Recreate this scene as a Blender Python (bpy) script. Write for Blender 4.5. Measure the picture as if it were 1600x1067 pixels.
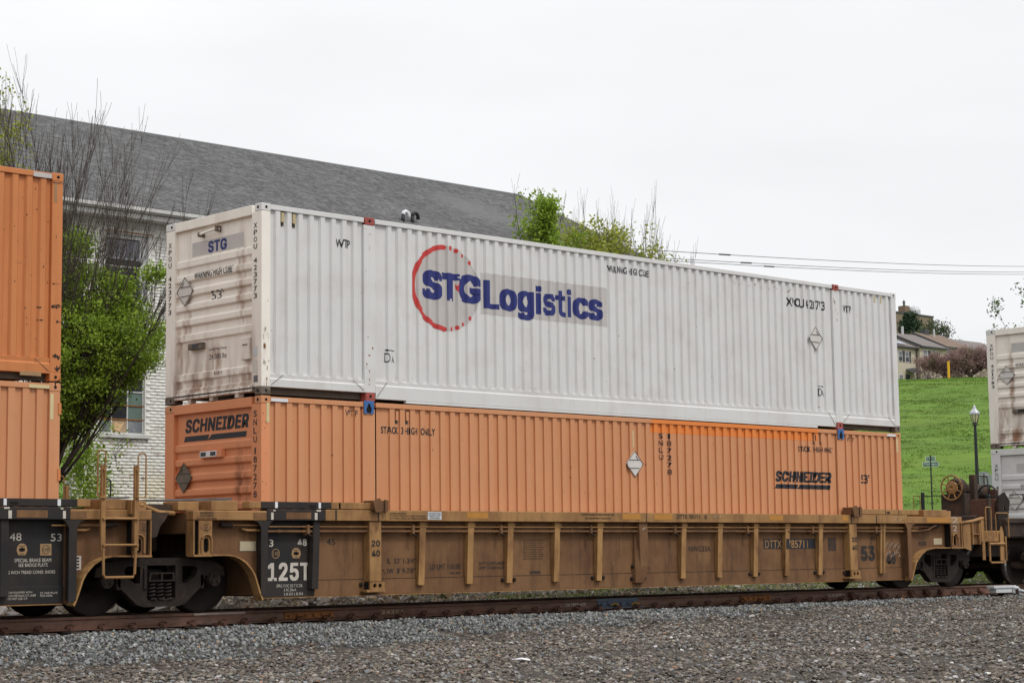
import bpy, bmesh, math, random
import numpy as np
from mathutils import Vector, Matrix
rad = math.radians
S = bpy.context.scene
for o in list(bpy.data.objects): bpy.data.objects.remove(o)
COL = S.collection
random.seed(7); RNG = np.random.default_rng(7)

# ------------------------------------------------------------------ camera
CAM = Vector((-16.7459, -23.2156, 0.7905))
YAW, PITCH, ROLL, FPX = 0.756201, 0.1128195, -0.0132059, 2984.15
cam = bpy.data.cameras.new('camera'); co = bpy.data.objects.new('camera', cam); COL.objects.link(co)
_f = Vector((math.sin(YAW)*math.cos(PITCH), math.cos(YAW)*math.cos(PITCH), math.sin(PITCH)))
_r = Vector((math.cos(YAW), -math.sin(YAW), 0)); _u = _r.cross(_f)
_r2 = math.cos(ROLL)*_r + math.sin(ROLL)*_u; _u2 = -math.sin(ROLL)*_r + math.cos(ROLL)*_u
co.matrix_world = Matrix(((_r2.x, _u2.x, -_f.x, CAM.x), (_r2.y, _u2.y, -_f.y, CAM.y), (_r2.z, _u2.z, -_f.z, CAM.z), (0, 0, 0, 1)))
cam.sensor_width = 36.0; cam.lens = 36.0*FPX/1600.0; cam.clip_start = 0.1; cam.clip_end = 6000
S.camera = co
# ------------------------------------------------------------------ sky and sun
SUN_EL, SUN_AZ = rad(55), rad(166)          # azimuth measured clockwise from +Y
world = bpy.data.worlds.new('World'); S.world = world; world.use_nodes = True
nt = world.node_tree; nt.nodes.clear(); N = nt.nodes.new; L = nt.links.new
out = N('ShaderNodeOutputWorld')
sky = N('ShaderNodeTexSky'); sky.sky_type = 'NISHITA'; sky.sun_disc = False
sky.sun_elevation = SUN_EL; sky.sun_rotation = SUN_AZ; sky.air_density = 1.0; sky.dust_density = 4.0
bg1 = N('ShaderNodeBackground'); bg1.inputs[1].default_value = 0.10; L(sky.outputs[0], bg1.inputs[0])
tc = N('ShaderNodeTexCoord'); sp = N('ShaderNodeSeparateXYZ'); L(tc.outputs['Generated'], sp.inputs[0])
rp = N('ShaderNodeValToRGB'); L(sp.outputs[2], rp.inputs[0])      # overcast: the zenith is brighter than the horizon
e = rp.color_ramp.elements; e[0].position = 0.0; e[0].color = (.30, .30, .31, 1); e[1].position = 1.0; e[1].color = (.52, .52, .525, 1)
for pos, c in ((.02, (.329, .333, .340)), (.30, (.349, .351, .355)), (.6, (.45, .45, .455))):
    q = e.new(pos); q.color = (*c, 1)
mp = N('ShaderNodeMapping'); mp.inputs['Scale'].default_value = (2.2, 2.2, 7); L(tc.outputs['Generated'], mp.inputs[0])
nz = N('ShaderNodeTexNoise'); nz.inputs['Scale'].default_value = 1.3; nz.inputs['Detail'].default_value = 4; L(mp.outputs[0], nz.inputs['Vector'])
mr = N('ShaderNodeMapRange'); mr.inputs[1].default_value = .3; mr.inputs[2].default_value = .7; mr.inputs[3].default_value = .90; mr.inputs[4].default_value = 1.03
L(nz.outputs[0], mr.inputs[0])
vm = N('ShaderNodeVectorMath'); vm.operation = 'SCALE'; L(rp.outputs[0], vm.inputs[0]); L(mr.outputs[0], vm.inputs['Scale'])
bg2 = N('ShaderNodeBackground'); bg2.inputs[1].default_value = 2.98; L(vm.outputs[0], bg2.inputs[0])
mx = N('ShaderNodeMixShader'); mx.inputs[0].default_value = .93; L(bg1.outputs[0], mx.inputs[1]); L(bg2.outputs[0], mx.inputs[2]); L(mx.outputs[0], out.inputs[0])
sl = bpy.data.lights.new('sun', 'SUN'); sl.energy = 1.5; sl.angle = rad(14); sl.color = (1, .975, .94)
so = bpy.data.objects.new('sun', sl); COL.objects.link(so)
_d = Vector((math.sin(SUN_AZ)*math.cos(SUN_EL), math.cos(SUN_AZ)*math.cos(SUN_EL), math.sin(SUN_EL)))
so.rotation_euler = (-_d).to_track_quat('-Z', 'Y').to_euler()
S.view_settings.view_transform = 'Standard'; S.view_settings.look = 'None'
S.view_settings.exposure = 0.0; S.view_settings.gamma = 1.0; S.view_settings.use_curve_mapping = False
S.cycles.max_bounces = 6; S.cycles.transparent_max_bounces = 8

# ------------------------------------------------------------------ materials
MATS = {}
def lin(r, g, b):
    f = lambda c: (c/255/12.92) if c/255 <= .04045 else ((c/255+.055)/1.055)**2.4
    return (f(r), f(g), f(b))
def material(name, col, rough=.6, var=.10, nscale=2.0, layers=(), metal=0.0, bump=0.0, bscale=60, facevar=0.0, inst=False, translucent=0.0, spec=.3, stretch=(1, 1, 1), stains=()):
    """layers: (colour, (sx, sy, sz) noise scale, lo, hi, strength, zmask or None); zmask = (z_full, z_none) in object space"""
    if name in MATS: return MATS[name]
    m = bpy.data.materials.new(name); m.use_nodes = True; t = m.node_tree; t.nodes.clear(); N = t.nodes.new; L = t.links.new
    o = N('ShaderNodeOutputMaterial'); b = N('ShaderNodeBsdfPrincipled')
    b.inputs['Roughness'].default_value = rough; b.inputs['Metallic'].default_value = metal; b.inputs['Specular IOR Level'].default_value = spec
    tc = N('ShaderNodeTexCoord')
    def noise(scale3, detail=5, dist=0.0):
        mp = N('ShaderNodeMapping'); mp.inputs['Scale'].default_value = scale3; L(tc.outputs['Object'], mp.inputs[0])
        n = N('ShaderNodeTexNoise'); n.inputs['Scale'].default_value = 1; n.inputs['Detail'].default_value = detail
        n.inputs['Roughness'].default_value = .62; n.inputs['Distortion'].default_value = dist; L(mp.outputs[0], n.inputs['Vector']); return n.outputs[0]
    def mix(a, bcol, fac):
        x = N('ShaderNodeMix'); x.data_type = 'RGBA'; L(fac, x.inputs[0]) if not isinstance(fac, float) else setattr(x.inputs[0], 'default_value', fac)
        for v, i in ((a, 6), (bcol, 7)):
            if isinstance(v, tuple): x.inputs[i].default_value = (*v[:3], 1)
            else: L(v, x.inputs[i])
        return x.outputs[2]
    def rng(v, lo, hi, a=0.0, c=1.0):
        r = N('ShaderNodeMapRange'); L(v, r.inputs[0]); r.inputs[1].default_value = lo; r.inputs[2].default_value = hi; r.inputs[3].default_value = a; r.inputs[4].default_value = c; return r.outputs[0]
    lo = tuple(max(0, c*(1-var)) for c in col); hi = tuple(min(1, c*(1+var)) for c in col)
    n0 = noise(tuple(nscale*s for s in stretch))
    c = mix(lo, hi, rng(n0, .3, .7))
    for (lc, sc, l0, h0, st, zm) in layers:
        f = rng(noise(sc, 6), l0, h0, 0, st)
        if zm:
            sx = N('ShaderNodeSeparateXYZ'); L(tc.outputs['Object'], sx.inputs[0])
            mm = N('ShaderNodeMath'); mm.operation = 'MULTIPLY'; L(f, mm.inputs[0]); L(rng(sx.outputs[2], zm[1], zm[0]), mm.inputs[1]); f = mm.outputs[0]
        c = mix(c, lc, f)
    if stains:      # the panel mesh carries a map of its rust runs
        sa = N('ShaderNodeAttribute'); sa.attribute_name = 'stain'; c = mix(c, stains[0], sa.outputs['Fac'])
    if facevar or inst:
        at = N('ShaderNodeAttribute')
        if inst: at.attribute_type = 'INSTANCER'; at.attribute_name = 'tint'; c = at.outputs['Color']; 
        else:
            at.attribute_name = 'var'
            h = N('ShaderNodeHueSaturation'); L(c, h.inputs['Color']); L(rng(at.outputs['Fac'], 0, 1, 1-facevar, 1+facevar), h.inputs['Value'])
            L(rng(at.outputs['Fac'], 0, 1, .5+.02*facevar, .5-.025*facevar), h.inputs['Hue']); c = h.outputs[0]
        if inst:
            x = N('ShaderNodeMix'); x.data_type = 'RGBA'; x.blend_type = 'MULTIPLY'; x.inputs[0].default_value = 1
            L(c, x.inputs[6]); L(mix((.75, .75, .75), (1.2, 1.2, 1.2), rng(noise((40, 40, 40)), .3, .7)), x.inputs[7]); c = x.outputs[2]
    L(c, b.inputs['Base Color'])
    if bump:
        bp = N('ShaderNodeBump'); bp.inputs['Strength'].default_value = bump; bp.inputs['Distance'].default_value = .01
        L(noise((bscale,)*3, 4), bp.inputs['Height']); L(bp.outputs[0], b.inputs['Normal'])
    if translucent:
        tr = N('ShaderNodeBsdfTranslucent'); L(c, tr.inputs[0]); ms = N('ShaderNodeMixShader'); ms.inputs[0].default_value = translucent
        L(b.outputs[0], ms.inputs[1]); L(tr.outputs[0], ms.inputs[2]); L(ms.outputs[0], o.inputs[0])
    else: L(b.outputs[0], o.inputs[0])
    MATS[name] = m; return m
RUST = (.13, .055, .025); GRIME = (.06, .045, .032)
WHITE = material('white_container_paint', (.655, .65, .635), .5, .035, 1.2, bump=.06, bscale=14,
    layers=((lin(160, 152, 138), (5, 5, .5), .5, .85, .2, None), (lin(125, 110, 92), (14, 14, 1.2), .62, .8, .35, None), (RUST, (11, 11, 9), .70, .76, .75, None), (lin(140, 120, 95), (1.5, 1.5, 1.5), .5, .8, .2, None)))
WHITE_END = material('white_end_paint', (.84, .79, .71), .55, .05, 1.5, bump=.06, bscale=12,  # lighter than the side: colour replaces sunlight the end face lacks
    layers=((lin(165, 135, 108), (.5, 3.2, .45), .54, .76, .40, None), (lin(115, 68, 36), (3, 3.4, .5), .47, .66, .85, (.25, 1.15)), (GRIME, (6, 6, 6), .48, .66, .8, (-.05, .30)), (RUST, (12, 12, 9), .68, .74, .8, None)),
    stains=(lin(132, 84, 44),))
OR_A = material('faded_orange_paint', (.575, .262, .125), .55, .045, 1.0, bump=.07, bscale=12,
    layers=((lin(188, 112, 66), (5, 5, .35), .48, .8, .35, None), (lin(216, 158, 118), (7, 7, .5), .6, .85, .3, None), (lin(120, 62, 35), (16, 16, 3), .70, .78, .45, None)))
OR_END = material('sun_lifted_faded_orange_end', (.66, .262, .120), .55, .05, 1.0, bump=.07, bscale=12,  # redder end coat, also brightened to stand in for weaker sun there
    layers=((lin(150, 85, 50), (.5, 5, .8), .58, .78, .45, None), (lin(120, 62, 35), (14, 14, 8), .70, .78, .5, None)),
    stains=(lin(108, 60, 36),))
OR_B = material('deep_orange_paint', (.56, .205, .070), .5, .06, 1.0, bump=.07, bscale=12,
    layers=((lin(150, 75, 35), (5, 5, .35), .5, .8, .4, None), (lin(60, 35, 25), (9, 9, 14), .68, .74, .8, None), (lin(205, 120, 65), (9, 9, .6), .6, .85, .15, None)))
OR_NEW = material('fresh_orange_paint', (.72, .215, .045), .45, .05, 2, layers=((lin(215, 130, 80), (4, 4, 12), .6, .75, .5, None),))
BLACK_PAINT = material('black_lettering', (.022, .024, .03), .55, .2, 8, layers=(((.3, .28, .25), (30, 30, 30), .68, .75, .35, None),))
DTEXT = material('faded_dark_lettering', (.030, .024, .021), .7, .25, 9, layers=(((.16, .09, .05), (25, 25, 25), .6, .75, .4, None),))
WTEXT = material('white_lettering', (.52, .47, .41), .6, .15, 9, layers=(((.09, .07, .055), (30, 30, 30), .6, .72, .6, None),))
TTEXT = material('tan_lettering', (.32, .2, .1), .6, .15, 9)
BLUE = material('navy_lettering', (.022, .03, .16), .45, .06, 3, layers=(((.3, .3, .4), (40, 40, 40), .72, .78, .5, None),))
RED = material('red_ring_paint', (.52, .05, .045), .5, .08, 3)
GREYDISC = material('aged_grey_film', (.49, .465, .445), .5, .06, 4, layers=(((.55, .53, .5), (6, 6, 1), .55, .8, .3, None),))
CAST_RED = material('red_oxide_casting', (.34, .075, .06), .65, .2, 20, layers=((RUST, (25, 25, 25), .55, .7, .6, None),))
BLUE_BR = material('blue_bracket_paint', (.045, .13, .33), .5, .15, 10, layers=((RUST, (25, 25, 25), .6, .7, .5, None),))
CREAM = material('cream_tape', (.60, .50, .27), .6, .08, 6)
WTAPE = material('white_tape', (.68, .68, .7), .5, .06, 6)
GOLD = material('mustard_car_paint', (.325, .176, .066), .62, .10, 1.4, bump=.1, bscale=40,
    layers=((lin(92, 58, 34), (3, 3, 1.4), .42, .70, .6, None), (lin(70, 45, 30), (9, 9, 3), .58, .76, .55, None), (RUST, (16, 16, 12), .66, .75, .55, None)))
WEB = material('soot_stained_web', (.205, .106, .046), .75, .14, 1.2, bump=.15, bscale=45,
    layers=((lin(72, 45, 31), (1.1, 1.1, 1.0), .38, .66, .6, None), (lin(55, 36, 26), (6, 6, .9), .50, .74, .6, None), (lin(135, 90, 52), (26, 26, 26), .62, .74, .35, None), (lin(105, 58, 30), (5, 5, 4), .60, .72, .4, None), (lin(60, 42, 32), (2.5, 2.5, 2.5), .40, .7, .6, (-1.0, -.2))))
RIBM = material('rusty_mustard_ribs', (.36, .20, .075), .68, .14, 2.2, bump=.12, bscale=40,
    layers=((lin(88, 54, 32), (3, 3, 1.2), .42, .68, .7, None), (lin(62, 40, 28), (11, 11, 3), .56, .74, .6, None), (RUST, (18, 18, 10), .62, .72, .6, None)))
BLACKCAR = material('weathered_black_paint', (.017, .016, .016), .62, .2, 2, bump=.1, bscale=40,
    layers=(((.045, .030, .022), (1.6, 1.6, 1.2), .42, .75, .8, None), ((.1, .08, .06), (12, 12, 3), .62, .8, .4, None)))
DARKCAR = material('sooty_brown_steel', (.045, .030, .022), .75, .25, 3, bump=.2, bscale=40,
    layers=(((.12, .06, .03), (5, 5, 3), .52, .72, .7, None), ((.03, .025, .022), (9, 9, 9), .5, .7, .5, None)))
CASTST = material('grimy_shaded_cast_steel', (.017, .011, .008), .8, .25, 5, bump=.3, bscale=50, layers=(((.05, .030, .019), (8, 8, 8), .5, .75, .6, None),))  # truck colour darkened to hold the shadow under the train, plus grime
WHEELM = material('wheel_steel', (.018, .012, .009), .7, .25, 6, bump=.15, bscale=60, metal=.2)
TREAD = material('polished_tread', (.45, .44, .43), .25, .1, 6, metal=.9)
RAILM = material('rusty_rail_steel', (.165, .085, .057), .6, .2, 3, bump=.2, bscale=50,
    layers=(((.25, .17, .14), (1.2, 12, 12), .45, .7, .6, None), ((.06, .035, .028), (5, 9, 9), .5, .75, .7, None), ((.26, .10, .035), (9, 20, 20), .66, .74, .6, None)))
RAILTOP = material('worn_rail_head', (.30, .235, .20), .38, .12, 6, metal=.55, layers=(((.16, .095, .065), (3, 20, 20), .5, .7, .6, None),))
CLIPM = material('rusty_clip', (.10, .045, .03), .75, .3, 15, bump=.2)
JOINTM = material('orange_rusty_bar', (.30, .125, .04), .75, .25, 12, bump=.3, layers=(((.09, .05, .03), (14, 14, 14), .5, .65, .7, None),))
INSUL = material('blue_grey_joint_paint', (.12, .15, .2), .6, .15, 12, layers=(((.05, .05, .06), (16, 16, 16), .55, .7, .6, None),))
TIEM = material('creosoted_timber', (.055, .042, .035), .85, .25, 4, bump=.5, bscale=30, stretch=(4, .6, 4), layers=(((.13, .11, .09), (30, 3, 30), .55, .75, .5, None),))
GREYM = material('grey_galvanised_plank', (.13, .13, .135), .5, .15, 3, layers=(((.06, .045, .035), (4, 4, 4), .5, .7, .6, None),))
LIGHTGREY = material('light_grey_enamel', (.52, .54, .55), .4, .05, 5, layers=(((.3, .27, .23), (9, 9, 9), .58, .75, .4, None),))
BLACKM = material('black_iron', (.018, .02, .022), .5, .15, 6)
REFL = material('reflector_black', (.015, .015, .02), .25, .1, 6)
METALL = material('bare_aluminium', (.5, .5, .5), .35, .1, 9, metal=.6)

# ------------------------------------------------------------------ mesh helpers
class MB:
    def __init__(s): s.v = []; s.f = []
    def add(s, vs, fs):
        n = len(s.v); s.v += [tuple(p) for p in vs]; s.f += [tuple(i+n for i in f) for f in fs]; return s
    def box(s, x0, x1, y0, y1, z0, z1):
        vs = [(x, y, z) for x in (x0, x1) for y in (y0, y1) for z in (z0, z1)]
        return s.add(vs, [(0, 1, 3, 2), (4, 6, 7, 5), (0, 4, 5, 1), (2, 3, 7, 6), (0, 2, 6, 4), (1, 5, 7, 3)])
    def hull(s, lower, upper):      # two matching rings
        n = len(lower); fs = [(i, (i+1) % n, n+(i+1) % n, n+i) for i in range(n)] + [tuple(range(n))[::-1], tuple(range(n, 2*n))]
        return s.add(list(lower)+list(upper), fs)
    def prism(s, poly, ax, a, b):   # poly in the plane perpendicular to ax
        def P(p, t): return {'x': (t, p[0], p[1]), 'y': (p[0], t, p[1]), 'z': (p[0], p[1], t)}[ax]
        return s.hull([P(p, a) for p in poly], [P(p, b) for p in poly])
    def tube(s, path, r, n=8, closed=False):
        path = [Vector(p) for p in path]; m = len(path); rs = r if isinstance(r, (list, tuple)) else [r]*m; rings = []
        for i, p in enumerate(path):
            a = path[i-1] if (i or closed) else p; b = path[(i+1) % m] if (i < m-1 or closed) else p
            d = (b-a).normalized() if (b-a).length > 1e-9 else Vector((0, 0, 1))
            u = d.cross(Vector((0, 0, 1))); u = u.normalized() if u.length > .2 else d.cross(Vector((1, 0, 0))).normalized()
            w = d.cross(u).normalized()
            rings.append([p + (u*math.cos(2*math.pi*k/n) + w*math.sin(2*math.pi*k/n))*rs[i] for k in range(n)])
        vs = [q for rg in rings for q in rg]; fs = []
        for i in range(m if closed else m-1):
            j = (i+1) % m
            for k in range(n): fs.append((i*n+k, i*n+(k+1) % n, j*n+(k+1) % n, j*n+k))
        if not closed: fs += [tuple(range(n))[::-1], tuple((m-1)*n+k for k in range(n))]
        return s.add(vs, fs)
    def cyl(s, c, ax, r, l, n=16):
        c = Vector(c); d = {'x': Vector((1, 0, 0)), 'y': Vector((0, 1, 0)), 'z': Vector((0, 0, 1))}[ax]
        return s.tube([c-d*l/2, c+d*l/2], r, n)
    def lathe(s, prof, c, ax, n=32):    # prof: (t along axis, radius)
        vs = []
        for t, r in prof:
            for k in range(n):
                a = 2*math.pi*k/n; q = (r*math.cos(a), r*math.sin(a))
                vs.append({'y': (c[0]+q[0], c[1]+t, c[2]+q[1]), 'x': (c[0]+t, c[1]+q[0], c[2]+q[1]), 'z': (c[0]+q[0], c[1]+q[1], c[2]+t)}[ax])
        fs = [(i*n+k, i*n+(k+1) % n, (i+1)*n+(k+1) % n, (i+1)*n+k) for i in range(len(prof)-1) for k in range(n)]
        return s.add(vs, fs)
    def merge(s, o): return s.add(o.v, o.f)
def wloc(o):
    v = Vector((0, 0, 0))
    while o: v = v + o.location; o = o.parent
    return v
def fixnormals(me):
    bm = bmesh.new(); bm.from_mesh(me); bmesh.ops.recalc_face_normals(bm, faces=bm.faces); bm.to_mesh(me); bm.free()
def link(name, me, mat, parent=None, loc=None, smooth=False):
    o = bpy.data.objects.new(name, me); COL.objects.link(o)
    if mat: me.materials.append(mat)
    if parent: o.parent = parent
    if loc: o.location = loc
    if smooth: me.polygons.foreach_set('use_smooth', [True]*len(me.polygons))
    return o
def obj(name, mb, mat, parent=None, origin=None, bevel=0, smooth=False, label=None):
    """world-coordinate builder -> one mesh object (local to its parent's base)"""
    off = wloc(parent) if parent else Vector(origin or (0, 0, 0))
    me = bpy.data.meshes.new(name); me.from_pydata([(x-off.x, y-off.y, z-off.z) for x, y, z in mb.v], [], mb.f); fixnormals(me)
    o = link(name, me, mat, parent, None if parent else off, smooth)
    if bevel:
        b = o.modifiers.new('bevel', 'BEVEL'); b.width = bevel; b.segments = 2; b.limit_method = 'ANGLE'; b.angle_limit = rad(50)
    if label: o['label'] = label
    return o
def tag(o, label=None, cat=None, group=None, kind=None):
    for k, v in (('label', label), ('category', cat), ('group', group), ('kind', kind)):
        if v: o[k] = v
    return o
def empty(name, loc, label, cat, group=None):
    o = bpy.data.objects.new(name, None); COL.objects.link(o); o.location = loc; o.empty_display_size = .2
    return tag(o, label, cat, group)
def npmesh(name, v, f, mat, parent=None, var=None, smooth=False, off=None):
    v = np.asarray(v, dtype=np.float32).reshape(-1, 3)
    if parent is not None: w = wloc(parent); v = v - np.array([w.x, w.y, w.z], dtype=np.float32)
    f = np.asarray(f, dtype=np.int32); k = f.shape[1]; me = bpy.data.meshes.new(name)
    me.vertices.add(len(v)); me.vertices.foreach_set('co', v.ravel()); me.loops.add(f.size); me.loops.foreach_set('vertex_index', f.ravel())
    me.polygons.add(len(f)); me.polygons.foreach_set('loop_start', np.arange(0, f.size, k, dtype=np.int32)); me.update(calc_edges=True)
    if var is not None:
        a = me.attributes.new('var', 'FLOAT', 'FACE'); a.data.foreach_set('value', np.asarray(var, dtype=np.float32))
    return link(name, me, mat, parent, None, smooth)
def plate(loops, y0, y1, res=4):
    """flat plate with holes in the XZ plane, first loop outer, extruded from y0 to y1 -> MB"""
    cu = bpy.data.curves.new('t', 'CURVE'); cu.dimensions = '2D'; cu.fill_mode = 'BOTH'; cu.extrude = abs(y1-y0)/2
    for lp in loops:
        s = cu.splines.new('POLY'); s.points.add(len(lp)-1); s.use_cyclic_u = True
        for p, q in zip(s.points, lp): p.co = (q[0], q[1], 0, 1)
    o = bpy.data.objects.new('t', cu); COL.objects.link(o); dg = bpy.context.evaluated_depsgraph_get(); me = bpy.data.meshes.new_from_object(o.evaluated_get(dg))
    mb = MB(); ym = (y0+y1)/2; mb.add([(v.co.x, ym+v.co.z, v.co.y) for v in me.vertices], [tuple(p.vertices) for p in me.polygons])
    bpy.data.objects.remove(o); bpy.data.curves.remove(cu); bpy.data.meshes.remove(me); return mb
def arc(cx, cz, r, a0, a1, n=10, rz=None):
    return [(cx+r*math.cos(rad(a0+(a1-a0)*i/n)), cz+(rz or r)*math.sin(rad(a0+(a1-a0)*i/n))) for i in range(n+1)]
import os
try: FONT = bpy.data.fonts.load(os.path.join(bpy.utils.resource_path('LOCAL'), 'datafiles', 'fonts', 'Inter.woff2'))   # Blender's own bundled sans-serif
except Exception: FONT = None
# flat print: 2D mesh -> laid on a surface; plane 'Y' reads along +X on a face looking to -Y, 'X' reads along -Y on a face looking to -X
def text_bm(body, bold=0.0, shear=0.0, space=1.0, line=1.0):
    """lettering as a flat mesh; a heavier weight is built up from slightly shifted strokes, each on its own thin coat"""
    cu = bpy.data.curves.new('t', 'FONT'); cu.body = body; cu.size = 1; cu.shear = shear; cu.space_character = space + bold*1.6; cu.space_line = line
    if FONT and bold >= .03: cu.font = FONT
    cu.fill_mode = 'FRONT'; cu.resolution_u = 3
    o = bpy.data.objects.new('t', cu); COL.objects.link(o); dg = bpy.context.evaluated_depsgraph_get(); me = bpy.data.meshes.new_from_object(o.evaluated_get(dg))
    bm = bmesh.new(); offs = [(0, 0)] if bold < .009 else [(0, 0), (-bold, bold*.7), (bold, bold*.7), (-bold, -bold*.7), (bold, -bold*.7)]
    for k, (dx, dy) in enumerate(offs):
        vs = [bm.verts.new((v.co.x+dx, v.co.y+dy, k)) for v in me.vertices]
        for p in me.polygons:
            try: bm.faces.new([vs[q] for q in p.vertices])
            except ValueError: pass
    bm.verts.ensure_lookup_table(); bm.verts.index_update(); bpy.data.objects.remove(o); bpy.data.curves.remove(cu); bpy.data.meshes.remove(me); return bm
def poly_bm(loops):
    bm = bmesh.new()
    for lp in loops: bm.faces.new([bm.verts.new((p[0], p[1], 0)) for p in lp])
    return bm
def fit(bm, u0, u1, zc, h, rot=0):
    if rot: bmesh.ops.rotate(bm, verts=bm.verts, cent=(0, 0, 0), matrix=Matrix.Rotation(rot, 3, 'Z'))
    xs = [v.co.x for v in bm.verts]; ys = [v.co.y for v in bm.verts]; a, b, c, d = min(xs), max(xs), min(ys), max(ys)
    for v in bm.verts: v.co.x = u0+(v.co.x-a)/(b-a)*(u1-u0); v.co.y = zc-h/2+(v.co.y-c)/(d-c)*h
    return bm
def lay(name, bm, plane, mat, parent, surf, breaks=(), eps=.003, label=None):
    ax = 0 if plane == 'Y' else 1
    us = [v.co[ax] for v in bm.verts]; lo, hi = min(us), max(us)
    for c in breaks:
        if lo < c < hi:
            n = (1, 0, 0) if ax == 0 else (0, 1, 0); p = (c, 0, 0) if ax == 0 else (0, c, 0)
            bmesh.ops.bisect_plane(bm, geom=bm.verts[:]+bm.edges[:]+bm.faces[:], plane_co=p, plane_no=n, dist=1e-6)
    # each vertex keeps one depth, so split the faces apart first and use the face centre to pick its facet
    bmesh.ops.split_edges(bm, edges=bm.edges[:])
    off = wloc(parent); me = bpy.data.meshes.new(name); vs = []; fs = []
    for f in bm.faces:
        i0 = len(vs); cen = f.calc_center_median()
        for v in f.verts:
            t = v.co[ax]; tt = t + (cen[ax]-t)*1e-4; d = surf(tt) - eps - .00022*v.co.z
            w = (v.co.x, d, v.co.y) if plane == 'Y' else (d, v.co.x, v.co.y)
            vs.append((w[0]-off.x, w[1]-off.y, w[2]-off.z))
        fs.append(tuple(range(i0, len(vs))))
    bm.free(); me.from_pydata(vs, [], fs); o = link(name, me, mat, parent)
    if label: o['label'] = label
    return o
def T(parent, body, plane, u0, u1, zc, h, mat, surf, breaks=(), bold=.0, shear=0, eps=.003, rot=0, line=1.0, space=1.0, name='lettering'):
    bm = text_bm(body, bold, shear, space, line); fit(bm, u0, u1, zc, h, rot)
    return lay(name, bm, plane, mat, parent, surf, breaks, eps)
def vtext(parent, body, plane, uc, w, z1, z0, mat, surf, breaks=(), bold=.01):
    """letters stacked one under the other"""
    n = len(body); st = (z1-z0)/n; k = 1 if plane == 'Y' else -1
    for i, ch in enumerate(body):
        if ch == ' ': continue
        ww = w*(.35 if ch in '1I' else 1)
        T(parent, ch, plane, uc-k*ww/2, uc+k*ww/2, z1-st*(i+.5), st*.72, mat, surf, breaks, bold=bold)
def patch(parent, plane, u0, u1, z0, z1, mat, surf, breaks=(), eps=.0035, name='painted_patch', label=None):
    return lay(name, poly_bm([[(u0, z0), (u1, z0), (u1, z1), (u0, z1)]]), plane, mat, parent, surf, breaks, eps, label)
# ------------------------------------------------------------------ containers
def vnoise2(x, y, s, seed=0):
    x = np.asarray(x, float)/s+seed*17.3; y = np.asarray(y, float)/s+seed*9.1; xi = np.floor(x); yi = np.floor(y); fx = x-xi; fy = y-yi; fx = fx*fx*(3-2*fx); fy = fy*fy*(3-2*fy)
    h = lambda a, b: np.modf(np.abs(np.sin(a*127.1+b*311.7+seed)*43758.5453))[0]
    return (h(xi, yi)*(1-fx)+h(xi+1, yi)*fx)*(1-fy)+(h(xi, yi+1)*(1-fx)+h(xi+1, yi+1)*fx)*fy
ST_W = ((.60, 1.75, .13, 1.1, .9), (2.06, 1.0, .13, .8, .85), (2.27, .75, .14, .5, 1.0), (1.30, .62, .22, .34, 1.0), (1.55, .2, .6, .2, 1.0), (.5, .25, .4, .18, .9), (1.3, .12, 1.2, .09, 1.0))
ST_O = ((.62, 1.55, .14, .7, .9), (.45, 1.45, .1, .5, .8), (1.9, 1.0, .2, .5, .5)); ST_R = ((1.95, 1.5, .09, 1.1, 1.0), (2.2, .8, .2, .5, .6), (1.95, .25, .4, .3, 1.0))
CL, CW, CH = 16.154, 2.59, 2.896
def corr_profile(cx, segs, dep, slope, wout):
    pts = []; brk = []
    for (xa, xb, first, pitch) in segs:
        xa += cx; xb += cx; first += cx
        pts.append((xa, dep)); x = first
        while x+wout+slope < xb-.01:
            if x-slope > xa: pts += [(x-slope, dep), (x, .012), (x+wout, .012), (x+wout+slope, dep)]
            x += pitch
        pts.append((xb, dep))
    return pts
def interp(pts, outside=0.0):
    xs = [p[0] for p in pts]
    import bisect
    def f(x):
        if x < xs[0] or x > xs[-1]: return outside
        i = min(max(bisect.bisect_right(xs, x), 1), len(xs)-1); a, b = pts[i-1], pts[i]
        if b[0]-a[0] < 1e-6: return b[1]
        return a[1] + (b[1]-a[1])*(x-a[0])/(b[0]-a[0])
    return f
BAND_TOPS = (2.27, 2.037, 1.805, 1.575, 1.335, 1.09, .465, .23)
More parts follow.
